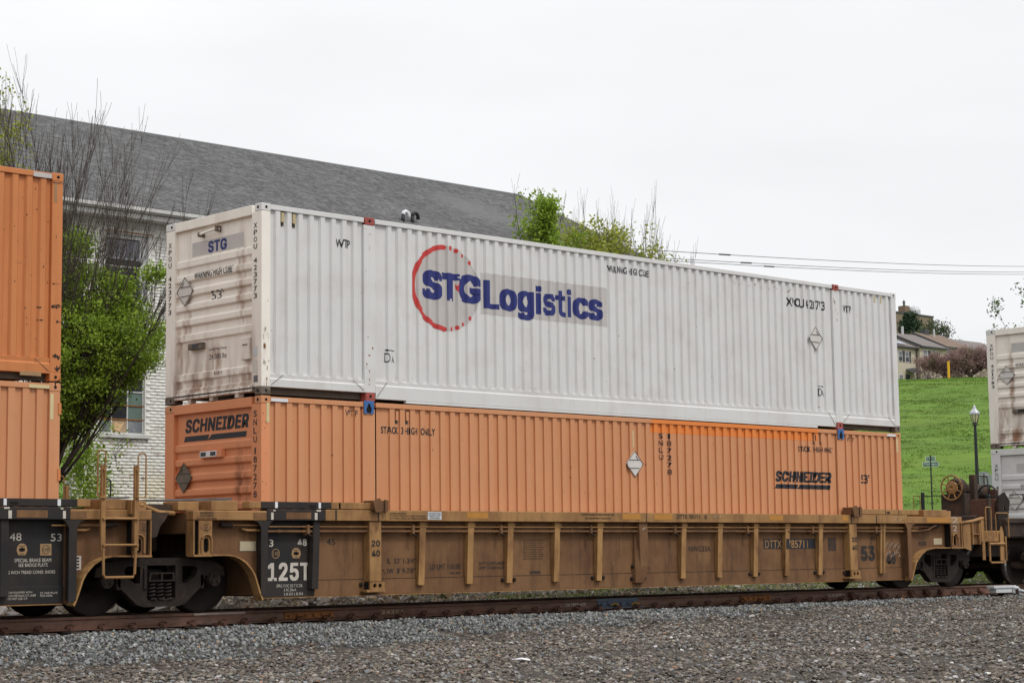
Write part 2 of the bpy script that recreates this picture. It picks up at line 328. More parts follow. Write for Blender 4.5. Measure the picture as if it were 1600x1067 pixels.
def container(name, label, cx, cz, pm, pe, deep=True, casting=None, bracket=None, group=None, dents=0, seed=1, stains=()):
    """53 ft container, near left bottom corner at (cx, 0, cz)"""
    r = random.Random(seed); white = 'white' in pm.name
    t = empty(name, (cx, 0, cz), label, 'shipping container', group)
    B = lambda x0, x1, y0, y1, z0, z1: MB().box(cx+x0, cx+x1, y0, y1, cz+z0, cz+z1)
    H = CH; zb = .315 if deep else .17
    if deep: segs = [(.165, 1.97, .28, .2135), (2.20, 14.0, 2.47, .2122), (14.225, 15.99, 14.33, .2135)]; slope, wout, dep = .031, .077, .049
    else: segs = [(.165, 1.93, .265, .2175), (2.235, 13.99, 2.49, .2122), (14.225, 15.99, 14.31, .2135)]; slope, wout, dep = .006, .100, .042
    allp = []
    for k, s in enumerate(segs):
        p = corr_profile(cx, [s], dep, slope, wout); allp += [(p[0][0]-.001, 0)] + p + [(p[-1][0]+.001, 0)]
        mb = MB(); n = len(p); zs = [cz+zb, cz+H*.5, cz+H-.085]
        for z in zs: mb.add([(a, b + (r.uniform(-.0015, .0015) if z == zs[1] else 0), z) for a, b in p], [])
        for i in range(len(zs)-1): mb.add([], []); mb.f += [(i*n+j, i*n+j+1, (i+1)*n+j+1, (i+1)*n+j) for j in range(n-1)]
        obj('side_panel', mb, pm, t)
    surf = interp(allp); brk = [q[0] for q in allp]
    obj('far_side_panel', B(.1, CL-.1, CW-.05, CW-.02, .1, H-.05), pm, t)
    obj('roof_panel', B(.08, CL-.08, .03, CW-.03, H-.05, H-.02), pm, t)
    obj('underframe', B(.1, CL-.1, .06, CW-.06, .13 if deep else .06, .2), GRIMEM, t)
    for y0, y1 in ((0, .06), (CW-.06, CW)):
        for a, b in ((.165, 1.975), (2.2, 14.0), (14.22, CL-.165)):
            obj('top_rail', B(a, b, y0, y1, H-.088, H-.012), pm, t, bevel=.006)
    for a, b, lo in ((.165, 1.975, .09), (2.2, 14.0, .0), (14.22, CL-.165, .075)):
        zt = zb+.0
        if deep:
            m = MB().prism([(.004, cz+lo+.03), (.0, cz+.235), (.018, cz+.25), (.012, cz+zt), (.10, cz+zt), (.10, cz+lo+.03)], 'x', cx+a, cx+b)
            obj('bottom_rail', m, pm, t, bevel=.004)
            for xx, sg in ((a, 1), (b, -1)):     # welded corner seam lines
                obj('weld_seam', MB().tube([(cx+xx+sg*.235, -.001, cz+zt-.01), (cx+xx+sg*.02, -.001, cz+lo+.06)], .004, 5), GRIMEM, t)
            if lo > 0: obj('tunnel_rail', B(a, b, .12, .2, .015, lo+.06), GRIMEM, t)
            else: obj('sill_strip', B(a+.62, b-.6, .002, .06, -.012, .028), pm, t)
        else: obj('bottom_rail', B(a, b, .0, .1, .0, zb), pm, t, bevel=.004)
    for x0 in (0, CL-.165):
        for y0 in (0, CW-.25 if x0 == 0 else CW-.165):
            w = .25 if x0 == 0 else .165
            obj('corner_post', B(x0, x0+.165, y0, y0+w, .118, H-.118), pe if x0 == 0 else pm, t, bevel=.008)
            for z0 in (0, H-.118):
                obj('corner_casting', B(x0-.004, x0+.169, y0-.004, y0+.17 if y0 == 0 else y0+w+.004, z0, z0+.118), pm if z0 or not white else CASTW, t, bevel=.01)
                obj('casting_hole', MB().cyl((cx+x0+.085, y0-.0055, cz+z0+.059), 'y', .022, .004, 12), HOLE, t)
                if x0 == 0: obj('casting_hole', MB().cyl((cx-.0055, y0+.085, cz+z0+.059), 'x', .024, .004, 12), HOLE, t)
    for x0 in (1.972, 14.003):
        w = .226 if deep else .25
        if not deep: x0 -= .04 if x0 < 5 else 0
        for y0 in (0, CW-.1):
            obj('stacking_post', B(x0, x0+w, y0, y0+.1, .12, H-.12), pm, t, bevel=.008)
        c0 = x0+.02
        for z0 in ((0, H-.118) if casting else (H-.118,)):
            obj('stack_casting', B(c0, c0+.185, -.008, .16, z0 - (0 if z0 else .018), z0+.118), casting or pm, t, bevel=.008)
            obj('casting_hole', MB().cyl((cx+c0+.092, -.0095, cz+z0+.062), 'y', .024, .004, 14), HOLE, t)
        if bracket:
            m = plate([[(cx+c0-.005, cz+H-.19), (cx+c0+.19, cz+H-.19), (cx+c0+.19, cz+H+.01), (cx+c0-.005, cz+H+.01)],
                       [(cx+c0+.035, cz+H-.13)] + arc(cx+c0+.092, cz+H-.135, .055, 200, 340, 6) + [(cx+c0+.15, cz+H-.12), (cx+c0+.105, cz+H-.035), (cx+c0+.08, cz+H-.035)]], -.022, -.010)
            obj('lifting_bracket', m, bracket, t)
            obj('bracket_recess', MB().box(cx+c0, cx+c0+.185, -.0095, -.0088, cz+H-.18, cz+H), HOLE, t)
    # end panel with horizontal ribs: profile (x, z)
    pr = [(.062, .12)]
    for bt in sorted(BAND_TOPS): pr += [(.062, bt-.135), (.028, bt-.115), (.028, bt-.02), (.062, bt)]
    pr += [(.062, H-.15)]
    pz = interp([(z, x) for x, z in pr], 0); zz = np.unique(np.round(np.concatenate([[z for x, z in pr], np.linspace(.12, H-.15, 90)]), 4)); yy = np.linspace(.25, CW-.25, 90)
    YY, ZZ = np.meshgrid(yy, zz); XX = np.repeat(np.array([pz(z) if z < H-.1501 else .062 for z in zz])[:, None], len(yy), 1); nr, ncol = YY.shape
    V = np.stack([XX+cx, YY, ZZ+cz], -1).reshape(-1, 3); ii = np.arange(nr*ncol).reshape(nr, ncol); Fq = np.stack([ii[:-1, :-1], ii[:-1, 1:], ii[1:, 1:], ii[1:, :-1]], -1).reshape(-1, 4)
    ep = npmesh('end_panel', V, Fq, pe, t)
    if stains:
        S_ = np.zeros(YY.shape)
        for k, (y0, z0, ry, rz, st) in enumerate(stains):
            d2 = ((YY-y0)/ry)**2+((ZZ-z0)/rz)**2; q = np.clip(1-d2, 0, 1)*st*.85; n1 = vnoise2(YY, ZZ*.28, .05, seed+k)*.6+vnoise2(YY, ZZ*.4, .13, seed+k+9)*.4
            S_ = np.maximum(S_, q*np.clip((n1-.22)*2.2, 0, 1))
        at = ep.data.attributes.new('stain', 'FLOAT', 'POINT'); at.data.foreach_set('value', S_.ravel().astype(np.float32))
    obj('end_header', B(.0, .12, .25, CW-.25, H-.155, H-.006), pe, t, bevel=.008)
    obj('end_sill', B(.0, .15, .25, CW-.25, .055, .15), pe, t, bevel=.008)
    for yy in (.62, 1.3, 1.9): obj('sill_lug', B(.02, .12, yy, yy+.09, -.01, .055), pe, t)
    obj('door_end_panel', B(CL-.05, CL-.02, .165, CW-.165, .1, H-.03), pm, t)
    es = interp([(cz+z, cx+x) for x, z in pr], cx)
    esurf = lambda y: cx
    t['_'] = 0; del t['_']
    return t, surf, brk, es
def end_lay(name, bm, mat, parent, es, zbreaks, eps=.003, post=None):
    """flat print on the ribbed end: bends over the horizontal ribs"""
    for c in zbreaks:
        bmesh.ops.bisect_plane(bm, geom=bm.verts[:]+bm.edges[:]+bm.faces[:], plane_co=(0, c, 0), plane_no=(0, 1, 0), dist=1e-6)
    bmesh.ops.split_edges(bm, edges=bm.edges[:])
    off = wloc(parent); vs = []; fs = []
    for f in bm.faces:
        i0 = len(vs); cen = f.calc_center_median()
        for v in f.verts:
            z = v.co.y + (cen.y-v.co.y)*1e-4; d = (es(z) if post is None else post) - eps - .00022*v.co.z
            vs.append((d-off.x, v.co.x-off.y, v.co.y-off.z))
        fs.append(tuple(range(i0, len(vs))))
    bm.free(); me = bpy.data.meshes.new(name); me.from_pydata(vs, [], fs); return link(name, me, mat, parent)
def ET(parent, body, u0, u1, zc, h, mat, es, cz, bold=0, shear=0, post=None):
    bm = fit(text_bm(body, bold, shear), u0, u1, zc, h); zb = []
    if post is None:
        for bt in BAND_TOPS: zb += [cz+bt-.135, cz+bt-.115, cz+bt-.02, cz+bt]
    return end_lay('lettering', bm, mat, parent, es, zb, .003, post)
def EV(parent, body, uc, w, z1, z0, mat, post, bold=.01):
    n = len(body); st = (z1-z0)/n
    for i, ch in enumerate(body):
        if ch == ' ': continue
        ww = w*(.4 if ch in '1I' else 1); ET(parent, ch, uc+ww/2, uc-ww/2, z1-st*(i+.5), st*.74, mat, None, 0, bold, 0, post)
def side_vent(t, x, z, y=.05, h=.22, m=None):
    mb = MB().box(x-.035, x+.04, y-.012, y, z-h/2, z+h/2); o = obj('vent', mb, VENTD, t)
    a = obj('vent_hood', MB().prism([(x-.022, y-.012), (x+.03, y-.012), (x+.03, y-.04), (x-.022, y-.04)], 'z', z-h*.25, z+h*.42), m or VENTC, t)
    a.parent = o
    a = obj('vent_bolt', MB().cyl((x, y-.014, z-h*.4), 'y', .011, .006, 8), HOLE, t); a.parent = o
def diamond(t, u, z, w, h, plane, d, mat, mark=True, x=None):
    """placard holder standing off the wall"""
    pts = [(u, z-h/2), (u+w/2, z), (u, z+h/2), (u-w/2, z)]
    if plane == 'Y': mb = MB().prism(pts, 'y', d-.014, d-.004)
    else: mb = MB().prism(pts, 'x', d-.014, d-.004)
    o = obj('placard_holder', mb, mat, t, bevel=.002)
    def seg(a, b, r=.005):
        A, Bq = [(u+p[0]*w/2, z+p[1]*h/2) for p in (a, b)]
        f = (lambda q: (q[0], d-.018, q[1])) if plane == 'Y' else (lambda q: (d-.018, q[0], q[1]))
        q = obj('holder_clip', MB().tube([f(A), f(Bq)], r, 5), CLIPD, t); q.parent = o
    for a, b in (((-.97, 0), (0, .97)), ((.97, 0), (0, .97)), ((-.97, 0), (0, -.97)), ((.97, 0), (0, -.97))): seg(a, b, .0045)
    for a, b in (((-.62, .3), (.6, .3)), ((-.55, -.32), (.5, -.32)), ((.12, .6), (.42, .28)), ((-.95, .06), (-.85, -.06)), ((.95, .06), (.85, -.06)), ((-.06, -.92), (.06, -.92))): seg(a, b, .006)
    return o
GRIMEM = material('underside_grime', (.10, .085, .07), .8, .25, 4)
CASTW = material('dirty_casting', (.19, .155, .125), .75, .25, 14, layers=((GRIME, (14, 14, 14), .45, .6, .8, None),))
HOLE = material('dark_opening', (.008, .007, .006), .9, .1, 4)
VENTD = material('vent_plate', (.13, .11, .08), .7, .2, 20)
VENTC = material('vent_cream_plastic', (.46, .38, .22), .6, .12, 12)
CLIPD = material('holder_dark_edges', (.10, .085, .075), .7, .2, 20)
HOLDW = material('pale_placard', (.60, .57, .53), .55, .06, 6, layers=((RUST, (25, 25, 25), .66, .75, .6, None),))
HOLDG = material('weathered_placard', (.13, .105, .075), .6, .15, 10, layers=(((.22, .19, .15), (20, 20, 20), .5, .7, .5, None),))

# --- the white container on top
ZU, ZO = 3.27, .355
wc, ws, wb, we = container('shipping_container', 'long white container with red ring and blue lettering, stacked on the orange middle one', 0, ZU, WHITE, WHITE_END, True, CAST_RED, None, seed=3, stains=ST_W)
patch(wc, 'Y', 4.49, 7.52, 4.83, 5.52, GREYDISC, ws, wb, .0022, 'aged_film_panel')
bm = poly_bm([arc(3.73, 5.187, .715, 0, 360, 48, .705)[:-1]]); lay('aged_film_disc', bm, 'Y', GREYDISC, wc, ws, wb, .0022)
RC = (3.71, 5.187)
ringout = arc(RC[0], RC[1], .735, 92, 268, 30, .715); ringin = arc(RC[0], RC[1], .655, 268, 92, 30, .635)
quads = [[ringout[i], ringout[i+1], ringin[29-i], ringin[30-i]] for i in range(30)]
lay('logo_ring', poly_bm(quads), 'Y', RED, wc, ws, wb, .004)
for a, rr in ((92, .04), (268, .04)): lay('logo_ring_end', poly_bm([arc(RC[0]+.695*math.cos(rad(a)), RC[1]+.675*math.sin(rad(a)), rr, 0, 360, 14)[:-1]]), 'Y', RED, wc, ws, wb, .0042)
for a, rr in ((82, .04), (71, .038), (58, .033), (43, .037), (-43, .036), (-57, .03), (-70, .036), (-81, .038)):
    lay('logo_dot', poly_bm([arc(RC[0]+.69*math.cos(rad(a)), RC[1]+.675*math.sin(rad(a)), rr, 0, 360, 14)[:-1]]), 'Y', RED, wc, ws, wb, .004)
for ch, u0, u1, bo in (('S', 3.21, 3.615, .045), ('T', 3.60, 4.0, .062), ('G', 3.975, 4.485, .042)): T(wc, ch, 'Y', u0, u1, 5.215, .48 if ch != 'T' else .455, BLUE, ws, wb, bold=bo, eps=.0045)
T(wc, 'Logistics', 'Y', 4.552, 7.375, 5.105, .62, BLUE, ws, wb, bold=.0305, space=.98, eps=.0045)
lay('logo_leaf', poly_bm([[(3.93, 5.18), (3.98, 5.13), (4.03, 5.17), (4.05, 5.26), (4.0, 5.23), (3.985, 5.31), (3.955, 5.24), (3.92, 5.27)]]), 'Y', RED, wc, ws, wb, .005)
T(wc, 'WTP', 'Y', 1.447, 1.725, 5.703, .132, BLACK_PAINT, ws, wb, bold=.02)
T(wc, 'WTP', 'Y', 14.351, 14.616, 5.70, .144, BLACK_PAINT, ws, wb, bold=.02)
T(wc, 'WARNING  HIGH CUBE', 'Y', 7.533, 8.61, 5.875, .122, BLACK_PAINT, ws, wb, bold=.024, space=1.08)
T(wc, 'XPOU 423773', 'Y', 12.584, 13.755, 5.702, .18, BLACK_PAINT, ws, wb, bold=.025, space=1.1)
for u, s in ((2.415, 1), (13.483, -1)):
    T(wc, 'D', 'Y', u, u+.095, 3.967, .15, BLACK_PAINT, ws, wb); T(wc, 'A', 'Y', u+.115, u+.2, 3.955, .12, BLACK_PAINT, ws, wb)
    a = [(u, 4.085), (u+.05, 4.105), (u+.05, 4.065)] if s == 1 else [(u+.2, 4.085), (u+.15, 4.065), (u+.15, 4.105)]
    b = [(u+.05, 4.092), (u+.05, 4.078), (u+.2, 4.078), (u+.2, 4.092)] if s == 1 else [(u, 4.092), (u, 4.078), (u+.15, 4.078), (u+.15, 4.092)]
    lay('arrow_mark', poly_bm([a, b]), 'Y', BLACK_PAINT, wc, ws, wb)
diamond(wc, 13.42, 5.03, .44, .47, 'Y', .012, HOLDW)
for x in (.40, .615, 15.43, 15.645): side_vent(wc, x, 5.965)
ET(wc, 'WARNING HIGH CUBE', 1.829, .795, 5.257, .112, BLACK_PAINT, we, ZU, bold=.015)
end_lay('aged_film_panel', poly_bm([[(1.936, 5.57), (1.936, 5.795), (.547, 5.795), (.547, 5.57)]]), GREYDISC, wc, we, [], .002)
ET(wc, 'STG', 1.498, .988, 5.677, .183, BLUE, we, ZU, bold=.04)
ET(wc, "53'", 1.391, 1.058, 4.903, .145, BLACK_PAINT, we, ZU)
ET(wc, 'Forklift Floor Rating', 1.46, .988, 4.06, .05, BLACK_PAINT, we, ZU)
ET(wc, '24,000 lbs', 1.453, .988, 3.94, .095, BLACK_PAINT, we, ZU)
ET(wc, '4-2015', 1.28, 1.06, 3.68, .05, DTEXT, we, ZU)
EV(wc, 'XPOU 423773', .155, .085, 5.89, 4.71, BLACK_PAINT, 0)
EV(wc, 'XPOU 423773', 2.473, .085, 5.87, 4.69, BLACK_PAINT, 0)
diamond(wc, 2.07, 5.037, .47, .47, 'X', .028, HOLDW)
h = obj('door_stay', MB().tube([(.03, 1.62, 5.885), (-.03, 1.58, 5.885), (-.03, 1.17, 5.915), (.03, 1.15, 5.915)], .02, 8), WHITE_END, wc); q = obj('stay_bracket', MB().box(-.045, .06, 1.59, 1.64, 5.85, 5.915), CASTW, wc); q.parent = h
q = obj('stay_bracket', MB().box(-.045, .06, 1.14, 1.17, 5.875, 5.97), CASTW, wc); q.parent = h
def end_box(t, z, u0, u1):
    b = obj('marker_housing', MB().box(-.012, .06, u0, u1, z-.048, z+.048), CASTW, t, bevel=.004)
    q = obj('marker_window', MB().box(-.016, -.0125, u0+.11, u1-.12, z-.03, z+.03), REFL, t); q.parent = b
end_box(wc, 4.141, 1.56, 1.94)
b = obj('document_box', MB().box(.0, .06, .31, .53, 3.82, 4.16), WHITE_END, wc, bevel=.012); q = obj('box_lid_catch', MB().box(-.008, -.001, .36, .48, 4.04, 4.055), CASTW, wc); q.parent = b
obj('data_plate', MB().box(-.006, -.001, .09, .19, 3.46, 3.56), GREYM, wc); obj('inspection_sticker', MB().box(-.004, -.0005, .1, .2, 3.85, 4.0), LIGHTGREY, wc)
obj('inspection_sticker', MB().box(-.004, -.0005, .1, .2, 3.6, 3.8), HOLDW, wc)
# --- the orange container in the well
oc, os_, ob, oe = container('shipping_container', 'faded orange shipping container seated in the middle well car under the white one', 0, ZO, OR_A, OR_END, False, None, BLUE_BR, seed=5, stains=ST_O)
def swoosh(u0, u1, z, h, k, parent, plane, s, b, es=None, cz=0):
    f = lambda a: u0+(u1-u0)*a
    A = [(f(.012), z-h/2), (f(0.0), z-h/2), (f(.025), z+h/2), (f(.415), z+h/2), (f(.385), z-h/2)]
    Bq = [(f(.385), z-h/2), (f(.985), z-h/2), (f(1.0), z+h/2), (f(.455), z+h/2)]
    if plane == 'Y': lay('underline_mark', poly_bm([A[1:], Bq]), 'Y', BLACK_PAINT, parent, s, b)
    else: end_lay('underline_mark', poly_bm([A[1:], Bq]), BLACK_PAINT, parent, es, [cz+bt-q for bt in BAND_TOPS for q in (.135, .115, .02, 0)])
T(oc, 'SCHNEIDER', 'Y', 12.054, 13.80, 2.285, .215, BLACK_PAINT, os_, ob, bold=.04, shear=.14, space=.92)
swoosh(12.03, 13.765, 2.094, .085, 1, oc, 'Y', os_, ob)
ET(oc, 'SCHNEIDER', 2.10, .40, 2.905, .215, BLACK_PAINT, oe, ZO, bold=.04, shear=.16)
swoosh(2.143, .45, 2.705, .085, 1, oc, 'X', None, None, oe, ZO)
T(oc, 'TM', 'Y', 13.83, 13.87, 2.38, .015, BLACK_PAINT, os_, ob)
T(oc, 'WTP', 'Y', 1.599, 1.84, 3.054, .10, BLACK_PAINT, os_, ob)
T(oc, 'WTP', 'Y', 14.332, 14.571, 3.063, .10, BLACK_PAINT, os_, ob)
T(oc, 'STACK 3 HIGH ONLY', 'Y', 2.33, 3.43, 2.821, .112, BLACK_PAINT, os_, ob, bold=.024, space=1.05)
T(oc, 'STACK 3 HIGH ONLY', 'Y', 12.808, 13.899, 2.83, .107, BLACK_PAINT, os_, ob, bold=.024, space=1.08)
T(oc, "53'", 'Y', 14.768, 15.047, 2.283, .181, BLACK_PAINT, os_, ob, bold=.02)
vtext(oc, 'SNLU', 'Y', 8.835, .085, 3.01, 2.5, BLACK_PAINT, os_, ob)
vtext(oc, '187278', 'Y', 9.055, .09, 3.01, 2.235, BLACK_PAINT, os_, ob)
EV(oc, 'SNLU', .152, .085, 3.05, 2.54, BLACK_PAINT, 0); EV(oc, '187278', .15, .085, 2.495, 1.72, BLACK_PAINT, 0)
diamond(oc, 8.11, 2.423, .45, .47, 'Y', .012, HOLDW); diamond(oc, 2.075, 2.10, .46, .475, 'X', .028, HOLDG)
for x in (2.636, 2.85, 13.31, 13.525): side_vent(oc, x, 3.035, .05, .215, OR_A)
b = obj('marker_housing', MB().box(-.02, .06, 1.01, 1.58, 2.38, 2.5), OR_END, oc, bevel=.004)
for a, c, m in ((1.13, 1.575, WTAPE), (1.41, 1.55, REFL), (1.15, 1.29, REFL)):
    q = obj('marker_face', MB().box(-.026 if m is WTAPE else -.029, -.0205 if m is WTAPE else -.0265, a, c, 2.395 if m is WTAPE else 2.41, 2.485 if m is WTAPE else 2.47), m, oc); q.parent = b
patch(oc, 'Y', .093, .146, 2.85, 3.145, CREAM, os_, ob); patch(oc, 'Y', .178, .492, 3.168, 3.218, WTAPE, lambda x: 0.0)
patch(oc, 'Y', 8.075, 8.125, 2.715, 3.01, CREAM, os_, ob); patch(oc, 'Y', 15.995, 16.045, 2.85, 3.15, CREAM, os_, ob); patch(oc, 'Y', 15.69, 15.98, 3.172, 3.218, WTAPE, lambda x: 0.0)
patch(oc, 'Y', 8.58, 13.42, 3.0, 3.162, OR_NEW, os_, ob, .002, 'repainted_band'); patch(oc, 'Y', 8.58, 13.42, 3.166, 3.238, OR_NEW, lambda x: 0.0, (), .002, 'repainted_band')
# --- left pair, cut by the picture's edge
GR = 'pair of plain orange containers at the left edge'
la, ls, lb, le = container('shipping_container', 'deep orange container with scraped corner, upper one of the stack at the left edge', -3.365-CL, ZU, OR_B, OR_END, True, None, None, seed=9)
lc, ls2, lb2, le2 = container('shipping_container', 'orange container sitting low in the black car at the left edge', -3.365-CL, ZO, OR_A, OR_END, False, None, None, seed=11)
R0 = -3.365
SCR = material('black_scrape', (.035, .022, .018), .8, .3, 30)
for u0, u1, z, hh in ((-.17, -.04, 4.62, .02), (-.16, -.02, 4.30, .035), (-.12, -.02, 4.33, .02), (-.36, -.30, 4.28, .02), (-.13, -.02, 3.62, .05), (-.10, -.01, 3.47, .07), (-.08, -.01, 4.1, .03), (-.36, -.28, 4.1, .02), (-.09, -.01, 3.3, .14), (-.5, -.36, 6.09, .02), (-.16, -.01, 6.03, .012)):
    w = u1-u0; pts = [(R0+u0+w*k/7, z+(random.random()-.3)*hh) for k in range(8)] + [(R0+u1-w*k/7, z-hh*random.random()) for k in range(8)]
    lay('scrape_mark', poly_bm([pts]), 'Y', SCR, la, ls, lb, .004)
patch(la, 'Y', R0-.135, R0-.095, 5.75, 6.02, TTEXT, ls, lb, name='tape_strip'); patch(la, 'Y', R0-.46, R0-.18, 6.075, 6.14, GREYDISC, lambda x: 0.0)
patch(la, 'Y', R0-.62, R0-.30, 3.33, 3.385, TTEXT, lambda x: 0.0)
patch(lc, 'Y', R0-.155, R0-.105, 2.75, 3.1, CREAM, ls2, lb2, name='tape_strip'); patch(lc, 'Y', R0-.48, R0-.17, 3.168, 3.215, CREAM, lambda x: 0.0)
for z in (2.9, 2.0, 1.3):
    obj('door_hinge', MB().box(R0-.03, R0+.012, -.012, .05, z-.08, z+.08), OR_B, lc)
# --- right pair
ra, rs, rb_, re_ = container('shipping_container', 'dirty white container with rust streak, upper one of the stack at the right edge', 23.53, ZU, WHITE, WHITE_END, True, CAST_RED, None, seed=13, stains=ST_R)
rc, rs2, rb2, re2 = container('shipping_container', 'cleaner white container low behind the handbrake, lower one of the right stack', 23.53, ZO, WHITE, WHITE, True, CAST_RED, None, seed=15)
EV(ra, 'XPOU 421783', 2.45, .085, 5.83, 4.72, BLACK_PAINT, 23.53); EV(rc, 'XPOU 412356', 2.45, .085, 3.0-.1, 1.75, BLACK_PAINT, 23.53)
for t_, e_, zc in ((ra, re_, ZU), (rc, re2, ZO)):
    end_lay('aged_film_panel', poly_bm([[(1.936, zc+2.3), (1.936, zc+2.525), (.547, zc+2.525), (.547, zc+2.3)]]), GREYDISC, t_, e_, [], .002)
    ET(t_, 'STG', 1.498, .988, zc+2.407, .183, BLUE, e_, zc, bold=.04); ET(t_, 'WARNING HIGH CUBE', 1.829, .795, zc+1.987, .112, BLACK_PAINT, e_, zc)
diamond(ra, 2.07, 5.03, .47, .47, 'X', 23.53+.028, HOLDW); diamond(rc, 2.0, 2.0, .47, .47, 'X', 23.53+.028, HOLDW)
b = obj('marker_housing', MB().box(23.515, 23.59, 1.56, 1.94, 4.09, 4.19), CASTW, ra); q = obj('marker_window', MB().box(23.51, 23.5145, 1.6, 1.78, 4.11, 4.17), REFL, ra); q.parent = b
RST = material('rust_streak', (.36, .17, .06), .75, .2, 12)

# wear: scuffs and rust along the ribs
rr_ = random.Random(77)
SCU = material('rusty_scuff', (.30, .17, .09), .8, .2, 20); SCL = material('pale_scuff', (.50, .45, .38), .8, .1, 20); SCO = material('dark_scuff', (.20, .09, .045), .8, .2, 20)
def scuffs(t, s, b, x0, x1, z0, z1, n, w, h, mats):
    for _ in range(n):
        u, z = rr_.uniform(x0, x1), rr_.uniform(z0, z1); ww, hh = w*rr_.uniform(.4, 1.5), h*rr_.uniform(.4, 1.5); m_ = rr_.randint(5, 7)
        pts = [(u+ww*math.cos(6.283*k/m_)*rr_.uniform(.5, 1), z+hh*math.sin(6.283*k/m_)*rr_.uniform(.5, 1)) for k in range(m_)]
        lay('scuff_mark', poly_bm([pts]), 'Y', rr_.choice(mats), t, s, b, .0015)
for k in range(9):
    x = 10.955+.2122*k; scuffs(wc, ws, wb, x-.02, x+.05, 5.88, 5.96, 2, .022, .014, (SCU, SCL)); scuffs(wc, ws, wb, x-.02, x+.05, 5.6, 5.66, 1, .02, .006, (SCL,))
scuffs(wc, lambda x: 0.0, (), 1.99, 2.17, 3.5, 6.0, 12, .02, .035, (SCU, SCL)); scuffs(wc, lambda x: 0.0, (), 14.02, 14.2, 5.4, 6.05, 8, .018, .05, (SCU, SCL)); scuffs(wc, lambda x: 0.0, (), .01, .15, 3.4, 4.3, 14, .016, .05, (SCU, SCL))
scuffs(wc, ws, wb, 2.4, 13.5, 3.62, 3.68, 26, .03, .008, (SCU, SCL)); scuffs(wc, ws, wb, 4.0, 15.8, 3.7, 5.8, 30, .012, .012, (SCL, GREYM))
scuffs(oc, os_, ob, 6.2, 8.4, 1.72, 1.92, 12, .02, .006, (SCR, SCO)); scuffs(oc, os_, ob, 14.3, 15.9, 1.75, 1.92, 8, .02, .006, (SCR, SCO)); scuffs(oc, os_, ob, .3, 16, 1.75, 3.05, 46, .012, .012, (SCO,))
scuffs(oc, lambda x: 0.0, (), .01, .15, 1.7, 3.0, 10, .01, .02, (SCO,)); scuffs(la, ls, lb, R0-.9, R0-.02, 3.6, 6.0, 26, .012, .02, (SCR, SCO))
